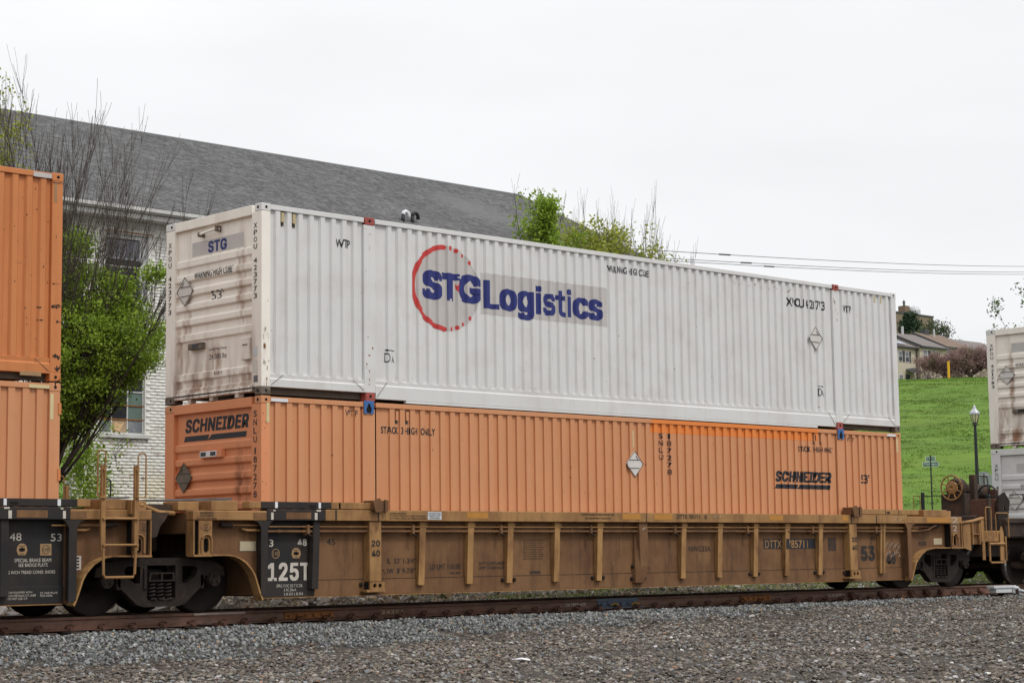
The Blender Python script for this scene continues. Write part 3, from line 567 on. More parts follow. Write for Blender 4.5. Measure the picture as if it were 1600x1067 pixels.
# ------------------------------------------------------------------ trucks and well cars
RZ = .063; WR = .483; YN, YF = .52, 2.07           # rail top, wheel radius, the two rail centre lines
YC = -.22; YW = -.05
def wheel_mb(x, y, s, WR=WR):      # s=-1: outer face towards -Y
    prof = [(.09, .10), (.075, .14), (.02, .30), (.0, .40), (-.005, WR-.01), (.0, WR), (.10, WR+.004), (.118, WR+.028), (.14, WR+.028), (.142, .41), (.09, .32), (.12, .13), (.13, .08)]
    return MB().lathe([(t*(-s)*1.0 - (-s)*.07, r) for t, r in prof], (x, y, RZ+WR), 'y', 40)
def truck(parent, xc, mat=CASTST, tread=False, WR=WR):
    t = obj('truck', MB().box(xc-.16, xc+.16, .26, 2.33, .42, .70), mat, parent, bevel=.02)       # bolster
    def sub(n, mb, m, **k): o = obj(n, mb, m, t, **k); return o
    t.location = (0, 0, 0)
    Z = lambda L_: [(xc+a, b) for a, b in L_]
    for s, y0, y1 in ((-1, .06, .20), (1, 2.39, 2.53)):
        outer = Z([(-1.08, .60), (-1.06, .72), (-.9, .80), (-.62, .83), (-.34, .86), (.34, .86), (.62, .83), (.9, .80), (1.06, .72), (1.08, .60), (.74, .60), (.70, .47), (.40, .21), (.28, .175), (-.28, .175), (-.40, .21), (-.70, .47), (-.74, .60)])
        win = Z([(-.235, .755), (.235, .755), (.235, .30), (.215, .27), (-.215, .27), (-.235, .30)])
        h1 = Z(list(reversed(arc(-.44, .64, .115, 0, 360, 14, .115)[:-1]))); h1 = Z([(-.35, .74), (-.55, .745), (-.61, .70), (-.58, .60), (-.42, .50), (-.35, .51)])
        h2 = Z([(.35, .74), (.35, .51), (.42, .50), (.58, .60), (.61, .70), (.55, .745)])
        sub('side_frame', plate([outer, win, h1, h2], y0, y1), mat, bevel=.018)
        yf = y0-.012 if s < 0 else y1+.012
        # bolster end showing in the window
        sub('bolster_end', plate([Z([(-.22, .53), (.22, .53), (.20, .655), (-.20, .655)]), Z([(-.185, .552), (-.015, .552), (-.015, .635), (-.175, .635)]), Z([(.015, .552), (.185, .552), (.175, .635), (.015, .635)])], y0-.02 if s < 0 else y1-.02, y0+.05 if s < 0 else y1+.02), mat)
        for k in (-1, 0, 1):
            cx_, yy = xc+k*.135, (y0+.055 if s < 0 else y1-.055)
            pth = [(cx_+.052*math.cos(a), yy+.052*math.sin(a), .30+.225*a/(2*math.pi*4.5)) for a in [i*2*math.pi*4.5/54 for i in range(55)]]
            sub('coil_spring', MB().tube(pth, .0155, 6), mat, smooth=True)
            sub('spring_seat', MB().box(cx_-.05, cx_+.05, yf-.012 if s < 0 else yf-.002, yf+.05 if s < 0 else yf+.012, .275, .302), mat)
        sub('friction_wedge', MB().box(xc-.30, xc-.245, y0-.025, y0+.03, .42, .72), mat, bevel=.01)
        for k in (-1, 1):
            ax = xc+k*.89
            sub('bearing_cap', MB().lathe([(0, .0), (0, .10), (-s*-.0, .10), (-s*-.07, .115), (-s*-.16, .115)] if s > 0 else [(0, 0), (0, .10), (.07, .115), (.16, .115)], (ax, y0-.03 if s < 0 else y1+.03-.16, RZ+WR), 'y', 24), mat)
            for a in (90, 210, 330):
                sub('cap_bolt', MB().cyl((ax+.055*math.cos(rad(a)), (y0-.04) if s < 0 else y1+.04, RZ+WR+.055*math.sin(rad(a))), 'y', .02, .03, 8), mat)
            sub('pedestal_jaw', MB().box(ax-k*.20-.035, ax-k*.20+.035, y0, y1, .42, .62), mat, bevel=.01)
    for k in (-1, 1):
        ax = xc+k*.89
        sub('axle', MB().cyl((ax, 1.295, RZ+WR), 'y', .085, 2.35, 16), mat, smooth=True)
        for y, s in ((YN-.03, -1), (YF+.03, 1)):
            w = sub('wheel', wheel_mb(ax, y, s, WR), WHEELM, smooth=True)
            for e_ in (): pass
        sub('brake_beam', MB().box(ax-k*.56-.05, ax-k*.56+.05, .45, 2.14, .34, .42), mat)
        for y in (YN-.03, YF+.03): sub('brake_shoe', MB().prism(arc(ax, RZ+WR, WR+.01, 180 if k > 0 else -25, 205 if k > 0 else 0, 5)+list(reversed(arc(ax, RZ+WR, WR+.06, 180 if k > 0 else -25, 205 if k > 0 else 0, 5))), 'y', y-.05, y+.05), mat)
    if tread:
        for k in (-1, 1):
            for y in (YN-.03, YF+.03): sub('polished_rim', MB().lathe([(-.066, WR-.006), (-.066, WR+.003), (.0, WR+.007), (.05, WR+.008)], (xc+k*.89, y, RZ+WR), 'y', 48), TREAD, smooth=True)
    return t
web_s = lambda x: YW; chord_s = lambda x: YC; rib_s = lambda x: -.20
RIBS = [x+.14*(x+16.75)/23.1 for x in (2.90, 3.92, 4.795, 5.87, 6.90, 9.054, 10.05, 11.07, 12.0, 13.02, 15.05)]
RF = -.16     # front of the slim ribs
def main_rib(parent, x, w, mat, foot=True, skew=False, ztop=1.383):
    mb = MB()
    if skew: mb.add([(x-w/2, -.185, ztop), (x+w/2, -.185, ztop), (x+w/2+.01, -.20, .62), (x-w/2+.01, -.20, .62), (x-w/2-.08, -.16, .33), (x+w/2-.11, -.16, .33)] + [(x-w/2, YW, ztop), (x+w/2, YW, ztop), (x+w/2, YW, .33), (x-w/2-.08, YW, .33)],
                    [(0, 3, 2, 1), (3, 4, 5, 2), (0, 1, 7, 6), (0, 6, 9, 4, 3), (1, 2, 5, 8, 7), (4, 9, 8, 5)])
    else: mb.box(x-w/2, x+w/2, -.20, YW+.02, .46, ztop)
    r = obj('stake_rib', mb, mat, parent, bevel=.008)
    if foot:
        fo = plate([[(x-w/2-.02, .34), (x+w/2+.03, .34), (x+w/2+.03, .455), (x-w/2-.02, .455)], arc(x-.045, .398, .035, 0, 360, 14)[:-1], arc(x+.06, .398, .035, 0, 360, 14)[:-1]], -.235, -.20)
        q = obj('rib_foot', fo, mat, parent); q.parent = r; 
        q = obj('foot_recess', MB().box(x-w/2, x+w/2, -.19, YW, .345, .45), HOLE, parent); q.parent = r
        q = obj('foot_ledge', MB().box(x-w/2-.09, x+w/2+.05, -.24, YW, .30, .338), mat, parent, bevel=.004); q.parent = r
    return r
def slim_rib(parent, x, mat, w=.125, zt=1.383):
    mb = MB().add([(x-w/2, RF, zt), (x+w/2, RF, zt), (x+w/2, YW, zt), (x-w/2, YW, zt), (x-w/2-.02, RF+.03, .385), (x+w/2-.02, RF+.03, .385), (x+w/2, YW, .385), (x-w/2, YW, .385)],
                  [(0, 1, 5, 4), (0, 4, 7, 3), (1, 2, 6, 5), (4, 5, 6, 7), (0, 3, 2, 1)])
    r = obj('slim_rib', mb, mat, parent, bevel=.006)
    q = obj('rib_gusset', MB().add([(x+w/2, RF, zt-.02), (x+w/2+.07, RF+.03, zt-.02), (x+w/2, RF+.02, zt-.18), (x+w/2, YW, zt-.02), (x+w/2+.07, YW, zt-.02), (x+w/2, YW, zt-.18)], [(0, 1, 2), (3, 5, 4), (0, 3, 4, 1), (1, 4, 5, 2), (0, 2, 5, 3)]), mat, parent); q.parent = r
    return r
def bolts(parent, x, z=.44, d=.13, mat=None):
    for k in (-1, 1): obj('bolt', MB().lathe([(0, 0), (-.0, .02), (.02, .035), (.04, .035)], (x+k*d, YW-.055, z), 'y', 10), mat or CASTST, parent)
def end_panel_2d(g):
    """web plate beyond the container end with its wheel arch; xe = container end, d = +1 left end of a unit, -1 right end"""
    A = [(-.05, 1.383), (-.05, .27), (-.13, .222), (-.17, .30), (-.27, .577), (-.33, .67), (-.43, .77), (-.53, .83), (-.62, .862), (-.72, .878), (-1.34, .878), (-1.34, 1.383)]
    return [(g(a), b) for a, b in A]
def unit(name, label, X0, X1, loc, pal, full=True, left=True, right=True, tL=None, tR=None):
    gold, web, blk = pal
    t = empty(name, loc, label, 'rail freight car', None)
    def P(n, mb, m, **k): return obj(n, mb, m, t, **k)
    for (xe, d, blk_, on) in ((X0, 1, blk, left), (X1, -1, (blk if tR == 'black' else None), right)):
        wp = [(-1.34, -1.79), (-1.02, -1.36), (-.72, -.85), (-.53, -.47), (-.33, -.2), (-.27, -.10), (-.13, .09), (-.05, .17), (.1, .3), (.36, .45), (.95, .95), (2.2, 2.2)]
        g = (lambda s, xe=xe: xe-float(np.interp(s, [p[0] for p in wp], [p[1] for p in wp]))) if (d < 0 and full) else (lambda s, xe=xe, d=d: xe+d*s)
        mm = lambda a, b: (min(g(a), g(b)), max(g(a), g(b)))
        if not on: continue
        bm_ = blk_ or gold; wb = blk_ or web
        # caps and chord by colour
        a, b = mm(-.155, 1.144); P('guide_cap', MB().box(a, b, -.215, -.025, 1.565, 1.665), bm_, bevel=.006)
        a, b = mm(1.147, 1.95); P('guide_cap', MB().box(a, b, -.215, -.025, 1.565, 1.665), gold, bevel=.006)
        a, b = mm(-.36, -.158); P('guide_cap', MB().box(a, b, -.215, -.025, 1.565, 1.665), gold, bevel=.006)
        a, b = mm(-.05, 1.03); P('top_chord', MB().box(a, b, YC, -.03, 1.387, 1.553), bm_, bevel=.008)
        a, b = mm(-1.34, -.053); P('top_chord', MB().box(a, b, YC, -.03, 1.387, 1.528), gold, bevel=.014)
        a, b = mm(1.033, 2.2); P('top_chord', MB().box(a, b, YC, -.03, 1.387, 1.553), gold if not blk_ else gold, bevel=.008)
        if blk_:
            for q, w in ((.03, .045), (.835, .05)): lay('white_band', poly_bm([[(mm(q-.01, q+w-.01)[0], 1.40), (mm(q-.01, q+w-.01)[1], 1.40), (mm(q-.01, q+w-.01)[1], 1.505), (mm(q-.01, q+w-.01)[0], 1.505)]]), 'Y', WTEXT, t, chord_s)
            for q, w in ((.095, .05), (.90, .045)): lay('white_band', poly_bm([[(mm(q, q+w)[0], 1.572), (mm(q, q+w)[1], 1.572), (mm(q, q+w)[1], 1.66), (mm(q, q+w)[0], 1.66)]]), 'Y', WTAPE, t, lambda x: -.215)
            patch(t, 'Y', *mm(.295, .755), 1.41, 1.51, WEB, chord_s); patch(t, 'Y', *mm(-.30, -.06), 1.41, 1.50, WEB, chord_s)
            patch(t, 'Y', *mm(.86, .94), 1.525, 1.55, WTEXT, chord_s); patch(t, 'Y', *mm(.06, .1), 1.525, 1.545, WTEXT, chord_s)
        else: patch(t, 'Y', *mm(-1.0, -.55), 1.41, 1.505, material('amber_patch', (.42, .19, .035), .5, .08, 6), chord_s)
        for q in ((1.29, 1.32) if blk_ else (.36, .38), (.9, .92) if not blk_ else (1.29, 1.32)):
            lay('thin_band', poly_bm([[(mm(*q)[0], 1.572), (mm(*q)[1], 1.572), (mm(*q)[1], 1.66), (mm(*q)[0], 1.66)]]), 'Y', DTEXT, t, lambda x: -.215)
        for q in (1.215, 2.045): lay('thin_band', poly_bm([[(mm(q, q+.03)[0], 1.395), (mm(q, q+.03)[1], 1.395), (mm(q, q+.03)[1], 1.548), (mm(q, q+.03)[0], 1.548)]]), 'Y', DTEXT, t, chord_s)
        # cap lock and guide pin casting
        P('cap_slot', MB().box(*mm(.73, .85), -.217, -.2152, 1.585, 1.62), HOLE)
        pv = P('guide_hinge', plate([[(g(2.0)-.06, 1.52), (g(2.0)+.07, 1.52), (g(2.0)+.08, 1.66), (g(2.0)+.03, 1.735), (g(2.0)-.05, 1.72), (g(2.0)-.1, 1.66)]], -.30, -.275), web, bevel=.006)
        for n_, mb in (('hinge_cheek', plate([[(g(2.0)+.13, 1.5), (g(2.0)+.19, 1.54), (g(2.0)+.2, 1.70), (g(2.0)+.13, 1.715)]], -.30, -.275)), ('hinge_pin', MB().tube([(g(2.0)+.03, -.24, 1.65), (g(2.0)+.18, -.24, 1.65)], .022, 10)), ('hinge_block', MB().box(g(2.0)-.09, g(2.0)+.19, -.27, -.04, 1.557, 1.70))):
            q = P(n_, mb, METALL if n_ == 'hinge_pin' else web); q.parent = pv
        # web of the black section and end plate
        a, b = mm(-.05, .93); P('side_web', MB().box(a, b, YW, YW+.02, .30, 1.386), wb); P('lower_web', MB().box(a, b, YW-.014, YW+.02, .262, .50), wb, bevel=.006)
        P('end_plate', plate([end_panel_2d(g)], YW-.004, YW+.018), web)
        ar = [(-.13, .222), (-.17, .30), (-.27, .577), (-.33, .67), (-.43, .77), (-.53, .83), (-.62, .862), (-.72, .878), (-1.0, .878)]
        lo = [(g(p), q) for p, q in ar]; up = [(g(p+(.02 if q < .8 else 0)), q+.02) for p, q in ar]
        mb = MB()
        for i in range(len(lo)-1): mb.hull([(lo[i][0], YC, lo[i][1]), (lo[i+1][0], YC, lo[i+1][1]), (up[i+1][0], YC, up[i+1][1]), (up[i][0], YC, up[i][1])], [(lo[i][0], YW, lo[i][1]), (lo[i+1][0], YW, lo[i+1][1]), (up[i+1][0], YW, up[i+1][1]), (up[i][0], YW, up[i][1])])
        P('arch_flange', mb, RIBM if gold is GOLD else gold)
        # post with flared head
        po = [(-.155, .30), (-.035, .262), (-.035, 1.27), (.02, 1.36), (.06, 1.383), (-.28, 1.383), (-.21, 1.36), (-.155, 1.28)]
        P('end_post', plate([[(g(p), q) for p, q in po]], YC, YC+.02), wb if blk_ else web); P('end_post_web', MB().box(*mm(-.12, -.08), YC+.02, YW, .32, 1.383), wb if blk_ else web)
        if blk_: P('slim_rib', MB().add([(g(.84), RF-.02, 1.383), (g(.96), RF-.02, 1.383), (g(.96), YW, 1.383), (g(.84), YW, 1.383), (g(.82), RF, .37), (g(.94), RF, .37), (g(.96), YW, .37), (g(.80), YW, .37)], [(0, 1, 5, 4), (0, 4, 7, 3), (1, 2, 6, 5), (4, 5, 6, 7), (0, 3, 2, 1)]), blk, bevel=.006)
        else: slim_rib(t, g(.95), RIBM)
        # jack pad
        a, b = mm(-1.335, -1.02)
        jp = P('jack_pad', plate([[(a+.09, .90), (b, .90), (b, 1.383), (a+.09, 1.383)] if d > 0 else [(a, .90), (b-.09, .90), (b-.09, 1.383), (a, 1.383)], (arc(g(-1.12), 1.09, .045, 0, 180, 8) + arc(g(-1.12), .97, .045, 180, 360, 8))], YC-.005, YC+.02), gold if d > 0 else web, bevel=.006)
        for n_, mb in (('jack_pad_rim', MB().tube([(g(-1.205), YC-.02, .93), (g(-1.205), YC-.02, 1.09)] + [(x_, YC-.02, z_) for x_, z_ in arc(g(-1.12), 1.10, .085, 180 if d > 0 else 0, 0 if d > 0 else 180, 8)] + [(g(-1.035), YC-.02, .93)], .014, 6)),):
            q = P(n_, mb, gold); q.parent = jp
        q = P('jack_pad_recess', MB().box(a+.01, b-.01, YC+.06, YW-.01, .92, 1.37), HOLE); q.parent = jp
        P('jack_pad_base', MB().box(a, b+.0, YC-.02, YW, .868, .898), gold, bevel=.004); P('jack_pad_cheek', MB().box(*mm(-1.335, -1.315), YC, YW, .9, 1.383), gold)
        # brake pipe ends in the end bay
        P('end_pipe', MB().tube([(g(-.10), -.13, 1.245), (g(-.35), -.13, 1.245), (g(-.42), -.10, 1.27)], .02, 8), gold); P('end_pipe', MB().tube([(g(-.10), -.16, 1.315), (g(-.75), -.16, 1.32)], .011, 6), web)
        P('angle_cock', MB().tube([(g(-.62), -.14, 1.31), (g(-.82), -.14, 1.33)], .035, 8), CASTST)
        # end structure across the car
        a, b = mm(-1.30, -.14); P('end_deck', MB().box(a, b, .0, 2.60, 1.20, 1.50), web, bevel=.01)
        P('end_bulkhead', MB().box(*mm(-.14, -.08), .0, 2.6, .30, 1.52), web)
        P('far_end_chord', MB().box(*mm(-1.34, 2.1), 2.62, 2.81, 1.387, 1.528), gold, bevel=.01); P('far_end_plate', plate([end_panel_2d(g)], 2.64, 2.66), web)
        P('far_guide_cap', MB().box(*mm(-.33, 1.95), 2.615, 2.805, 1.535, 1.66), gold)
        P('far_jack_pad', MB().box(*mm(-1.335, -1.02), 2.66, 2.81, .88, 1.383), gold)
        if name == 'well_car_end_platform': pass
        P('deck_block', MB().box(*mm(-1.0, -.535), -.17, .25, 1.531, 1.672), gold, bevel=.01); P('deck_block', MB().box(*mm(-1.42, -1.06), .05, .45, 1.531, 1.66), gold, bevel=.01)
    # middle of the car
    a, b = X0+2.203, X1-2.203
    P('top_chord', MB().box(a, b, YC, -.03, 1.387, 1.553), gold, bevel=.008)
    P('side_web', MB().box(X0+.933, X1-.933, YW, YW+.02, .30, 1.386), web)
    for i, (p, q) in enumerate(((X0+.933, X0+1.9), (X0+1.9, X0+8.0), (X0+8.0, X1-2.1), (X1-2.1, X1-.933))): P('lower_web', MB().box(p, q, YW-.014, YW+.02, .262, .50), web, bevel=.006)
    P('bottom_flange', MB().box(X0-.03, X1+.03, YW-.03, .25, .248, .26), gold)
    P('well_floor', MB().box(X0-.05, X1+.05, .26, 2.33, .28, .335), DARKCAR)
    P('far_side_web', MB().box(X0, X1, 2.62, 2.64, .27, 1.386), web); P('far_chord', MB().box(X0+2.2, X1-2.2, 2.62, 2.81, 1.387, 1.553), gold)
    if full:
        for x in (X0+2.015, X0+14.17): main_rib(t, x, .235, RIBM)
        main_rib(t, X0+8.10, .215, web, False, True)
        for i, x in enumerate(RIBS): slim_rib(t, X0+x, RIBM)
        for x in (4.93, 7.04, 11.24, 13.2): bolts(t, X0+x)
        bolts(t, X0+2.015, .42, .19); bolts(t, X0+8.05, .41, .16); bolts(t, X0+14.17, .42, .17)
        obj('bolt', MB().lathe([(0, 0), (0, .02), (.02, .035), (.04, .035)], (X0+7.93, YW-.05, .62), 'y', 10), CASTST, t)
        st = sorted([.96, 1.82, 2.05, 7.9, 8.12, 13.92, 14.16, 15.15, X1-X0+.02] + [x for x in RIBS])
        P('brake_pipe', MB().tube([(X0-.02, -.135, 1.228), (X1-.35, -.135, 1.228), (X1+.35, -.135, 1.228), (X1+.62, -.17, 1.26), (X1+.9, -.17, 1.36)], .019, 8), web); P('control_rod', MB().tube([(X0-.02, -.155, 1.298), (X1+.3, -.155, 1.298)], .011, 6), gold)
        for x in (.72, 2.78, 4.67, 6.78, 8.93, 10.95, 12.9, 14.95):
            c = P('pipe_clamp', MB().box(X0+x, X0+x+.05, -.18, YW, 1.17, 1.33), web, bevel=.01); q = P('clamp_bolt', MB().tube([(X0+x-.01, -.19, 1.19), (X0+x+.08, -.19, 1.15)], .015, 6), CASTST); q.parent = c
        for x in (.22, 6.35, 12.2): P('pipe_coupling', MB().cyl((X0+x, -.135, 1.228), 'x', .028, .05, 10), web)
        for (xa, xb, zb) in ((1.45, 1.70, .54), (2.14, 2.40, .54), (7.35, 7.62, .54), (8.2, 8.45, .54), (13.55, 13.80, .54), (14.3, 14.55, .54)):   # curved weld lines of the doubler plates
            up = xb if xa in (1.45, 7.35, 13.55) else xa; lo_ = xa if up == xb else xb; k = 1 if up == xb else -1
            P('doubler_weld', MB().tube([(X0+up, YW-.002, 1.15), (X0+up-k*.02, YW-.002, .78)] + [(X0+up-k*(.02+.16*math.sin(rad(a))), YW-.002, .68-.11*(1-math.cos(rad(a)))+.0) for a in (30, 50, 70, 90)], .006, 5), WEB)
        P('web_seam', MB().tube([(X0+.95, YW-.016, .503), (X1-.1, YW-.016, .503)], .004, 4), DARKCAR)
    return t
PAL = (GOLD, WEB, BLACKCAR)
L0 = -3.365
u_mid = unit('well_car', 'mustard brown well car with a black 125T panel, under the white and orange containers', 0, CL, (8, 1.3, 0), PAL)
u_left = unit('well_car', 'black ended well car with corner ladder cut by the left edge', L0-CL, L0, (L0-8, 1.3, 0), PAL, full=False, left=False, tR='black')
DK = (DARKCAR, DARKCAR, DARKCAR)
u_right = unit('well_car', 'dark brown car end with handbrake wheel at the right edge', 23.53, 23.53+CL, (24, 1.3, 0), DK, full=False, right=False)
truck(u_mid, -1.683); truck(u_mid, 17.52); truck(u_right, 21.89, DARKCAR, True, .425)
# articulation and walkways between the two left units
def P(n, mb, m, t=u_mid, **k): return obj(n, mb, m, t, **k)
P('articulated_joint', MB().tube([(-1.36, 1.3, 1.02), (-1.68, 1.3, 1.0), (-2.1, 1.3, 1.02)], [.28, .34, .28], 16), DARKCAR)
P('centre_sill', MB().box(-2.05, -1.3, .75, 1.85, .95, 1.36), DARKCAR, bevel=.03)
P('hose', MB().tube([(-2.25, .1, 1.58), (-2.0, .1, 1.60), (-1.7, .1, 1.50), (-1.45, .1, 1.49)], .035, 8), GOLD, smooth=True); P('hose_fitting', MB().cyl((-2.02, .1, 1.60), 'x', .06, .06, 10), GOLD)
P('end_guard_flap', MB().add([(-2.0, -.0, 1.50), (-1.6, -.0, 1.50), (-1.66, .0, 1.40), (-1.75, .0, 1.30), (-1.8, 0, 1.16), (-2.0, 0, 1.12)] + [(-2.0, .05, 1.50), (-1.6, .05, 1.50), (-1.66, .05, 1.40), (-1.75, .05, 1.30), (-1.8, .05, 1.16), (-2.0, .05, 1.12)], [(0, 1, 2, 3, 4, 5), (6, 11, 10, 9, 8, 7), (0, 6, 7, 1), (1, 7, 8, 2), (2, 8, 9, 3), (3, 9, 10, 4)]), DARKCAR)
P('walkway_plank', MB().add([(-1.62, .55, 1.70), (-.28, .35, 1.735), (-.28, .75, 1.735), (-1.62, .95, 1.70), (-1.62, .55, 1.675), (-.28, .35, 1.70), (-.28, .75, 1.70), (-1.62, .95, 1.675)], [(0, 1, 2, 3), (4, 7, 6, 5), (0, 4, 5, 1), (1, 5, 6, 2), (2, 6, 7, 3), (3, 7, 4, 0)]), GREYM)
P('walkway_plank', MB().box(-3.2, -1.35, 1.5, 1.9, 1.655, 1.69), GREYM); P('walkway_plank', MB().add([(-3.3, .5, 1.66), (-1.95, .5, 1.74), (-1.95, .9, 1.74), (-3.3, .9, 1.66), (-3.3, .5, 1.635), (-1.95, .5, 1.71), (-1.95, .9, 1.71), (-3.3, .9, 1.635)], [(0, 1, 2, 3), (4, 7, 6, 5), (0, 4, 5, 1), (1, 5, 6, 2), (2, 6, 7, 3), (3, 7, 4, 0)]), GREYM, u_left)
P('cross_beam', MB().box(-1.95, -1.35, .2, 2.4, 1.52, 1.62), DARKCAR)
# ladder and grab irons on the left unit's corner
def stile(x, y, z0, z1, w=.07, t=u_left, m=GOLD): P('ladder_stile', MB().box(x-w/2, x+w/2, y, y+.045, z0, z1), m, t, bevel=.006)
def hoop(x0, x1, y, z0, z1, r=.011, t=u_left, m=GOLD, open_=None, name='grab_iron'):
    pth = [(x0, y, z0)] + [(x0, y, z1-.04)] + [(x0+.015, y, z1-.01), (x0+.04, y, z1)] + [(x1-.04, y, z1), (x1-.015, y, z1-.01), (x1, y, z1-.04)] + [(x1, y, z0)]
    if open_ == 'closed': pth += [(x1-.03, y, z0-.02), (x0+.03, y, z0-.02), (x0, y, z0)]
    P(name, MB().tube(pth, r, 6), m, t)
stile(-2.885, -.36, .96, 2.13); stile(-2.36, -.36, .96, 2.13)
hoop(-3.00, -2.88, -.385, 1.70, 2.33); P('grab_iron', MB().tube([(-3.0, -.385, 1.72), (-2.95, -.385, 1.685), (-2.86, -.385, 1.685)], .011, 6), GOLD, u_left)
hoop(-2.36, -2.235, -.385, 1.70, 2.30); P('grab_iron', MB().tube([(-2.235, -.385, 1.72), (-2.26, -.385, 1.69), (-2.36, -.385, 1.69)], .011, 6), GOLD, u_left)
for z in (1.40, 1.04): P('ladder_rung', MB().tube([(-2.89, -.375, z), (-2.35, -.375, z)], .016, 8), GOLD, u_left)
P('step_stirrup', MB().tube([(-2.885, -.36, 1.0), (-2.885, -.37, .64), (-2.86, -.37, .60), (-2.42, -.37, .60), (-2.395, -.37, .64), (-2.37, -.36, 1.0)], .02, 8), GOLD, u_left)
for x in (-2.885, -2.36):
    for z in (2.07, 1.7, 1.4, 1.04): P('ladder_bolt', MB().cyl((x, -.375, z), 'y', .022, .03, 8), GOLD, u_left)
P('corner_post', MB().box(-2.78, -2.44, -.20, .1, 1.532, 1.672), GOLD, u_left, bevel=.01)
P('draft_bracket', MB().box(-2.42, -2.33, -.31, -.2, 1.46, 1.66), GOLD, u_left, bevel=.006)
for x0, x1, z1, m, y in ((-1.80, -1.64, 2.13, GOLD, 2.85), (-.95, -.82, 2.10, BLACKM, 2.85)):
    hoop(x0, x1, y, 1.5, z1, t=u_left, m=m)
for x in (-1.62, -1.0): stile(x+.03, 2.83, 1.3, 1.98, .06)
# B end of the gold car: platform, steps, coupler
P('end_platform', MB().box(17.62, 19.0, .35, 2.25, 1.05, 1.40), WEB, bevel=.02)
P('coupler', MB().box(18.9, 19.85, 1.08, 1.52, .70, 1.0), CASTST, bevel=.05); P('knuckle', MB().tube([(19.75, 1.3, .72), (19.75, 1.3, 1.02)], .17, 12), CASTST)
P('end_bracket', plate([[(18.0, .88), (18.28, .82), (18.28, 1.42), (18.0, 1.42)]], -.2, -.17), GOLD, bevel=.005); P('end_bracket', MB().box(18.28, 18.62, -.18, .3, .95, 1.40), WEB, bevel=.01)
P('end_bracket_rib', MB().box(18.30, 18.33, -.24, -.18, .95, 1.40), GOLD); P('end_bracket_rib', MB().box(18.56, 18.6, -.24, -.18, .95, 1.40), GOLD); P('end_bracket_rib', MB().box(18.30, 18.6, -.23, -.181, 1.16, 1.18), GOLD)
P('train_line_pipe', MB().tube([(17.9, -.2, 1.40), (18.35, -.2, 1.44), (18.7, -.2, 1.50), (18.78, -.2, 1.5)], .035, 8), GOLD, smooth=True)
stile(18.72, -.22, 1.0, 1.53, .13, u_mid); stile(19.12, -.16, 1.05, 1.95, .11, u_mid, DARKCAR)
hoop(18.78, 18.99, -.26, 1.12, 1.74, t=u_mid, open_='closed', r=.014); hoop(19.16, 19.66, -.26, 1.10, 1.62, t=u_mid, r=.014)
P('step_stirrup', MB().tube([(18.92, -.24, .98), (18.92, -.24, .60), (18.96, -.24, .56), (19.50, -.24, .56), (19.55, -.24, .60), (19.55, -.24, 1.12)], .022, 8), GOLD)
P('step_tread', MB().tube([(18.9, -.24, .96), (19.5, -.24, .96)], .03, 8), GOLD); P('step_bracket', MB().box(18.82, 19.42, -.2, .05, 1.0, 1.24), GOLD, bevel=.02); P('step_bracket', plate([[(19.35, .6), (19.5, .6), (19.5, 1.2), (19.43, 1.34), (19.35, 1.2)]], -.23, -.21), GOLD)
P('step_bracket', plate([[(18.70, .62), (18.80, .62), (18.80, 1.02), (18.70, 1.02)]], -.21, -.19), GOLD)
for (x, m) in ((18.55, GOLD), (19.45, BLACKM)):
    stile(x+1.5, 2.80, 1.3, 2.19, .09, u_mid, m); 
hoop(19.72, 19.98, 2.85, 1.5, 2.11, t=u_mid); hoop(20.62, 20.88, 2.85, 1.5, 2.11, t=u_mid, m=GOLD)
P('cross_rail', MB().tube([(20.95, 2.82, 2.10), (22.2, 2.82, 2.14)], .012, 6), BLACKM)
P('manufacturer_tag', MB().box(17.114, 17.416, YW-.012, YW-.0045, .955, 1.085), material('aluminium_tag', (.42, .36, .24), .5, .1, 20), bevel=.003); P('dark_tag', MB().box(16.59, 16.85, YW-.012, YW-.0045, .945, 1.02), DARKCAR)
P('manufacturer_tag', MB().box(-.424, -.138, YW-.014, YW-.0045, .945, 1.085), MATS['aluminium_tag'], bevel=.003)
# handbrake end of the right hand car
def Q(n, mb, m, **k): return obj(n, mb, m, u_right, **k)
def spoked(x, y, z, r, mat, hub, nsp=8, tube_r=.018):
    w = Q('brake_wheel', MB().tube([(x, y+r*math.cos(2*math.pi*k/32), z+r*math.sin(2*math.pi*k/32)) for k in range(32)], tube_r, 8, True), mat)
    q = Q('wheel_hub', MB().lathe([(.02, 0), (-.02, hub*.35), (.0, hub*.9), (.03, hub)], (x, y, z), 'x', 24), mat); q.parent = w
    for k in range(nsp):
        a = 2*math.pi*(k+.5)/nsp; q = Q('wheel_spoke', MB().tube([(x+.01, y+hub*.9*math.cos(a), z+hub*.9*math.sin(a)), (x, y+r*math.cos(a), z+r*math.sin(a))], tube_r*.8, 6), mat); q.parent = w
    return w
spoked(20.05, 1.42, 2.235, .275, GOLD, .15); spoked(20.62, .86, 2.02, .26, BLACKM, .07, 5, .02)
Q('brake_housing', MB().lathe([(0, .0), (0, .20), (.10, .24), (.22, .24), (.22, 0)], (20.12, 1.42, 2.22), 'x', 20), DARKCAR); Q('brake_stand', MB().box(20.10, 20.40, 1.12, 1.75, 1.35, 2.1), DARKCAR, bevel=.02)
Q('brake_mast', MB().box(20.36, 20.50, 1.02, 1.16, 1.3, 2.52), DARKCAR, bevel=.01); Q('grab_iron', MB().tube([(20.5, .95, 2.50), (20.72, .93, 2.48), (20.76, .93, 2.40), (20.78, .93, 1.9)], .014, 6), DARKCAR)
Q('air_reservoir', MB().lathe([(-.05, 0), (0, .1), (.05, .155), (.75, .155), (.8, .1), (.85, 0)], (20.75, 1.5, 2.18), 'x', 20), DARKCAR, smooth=True)
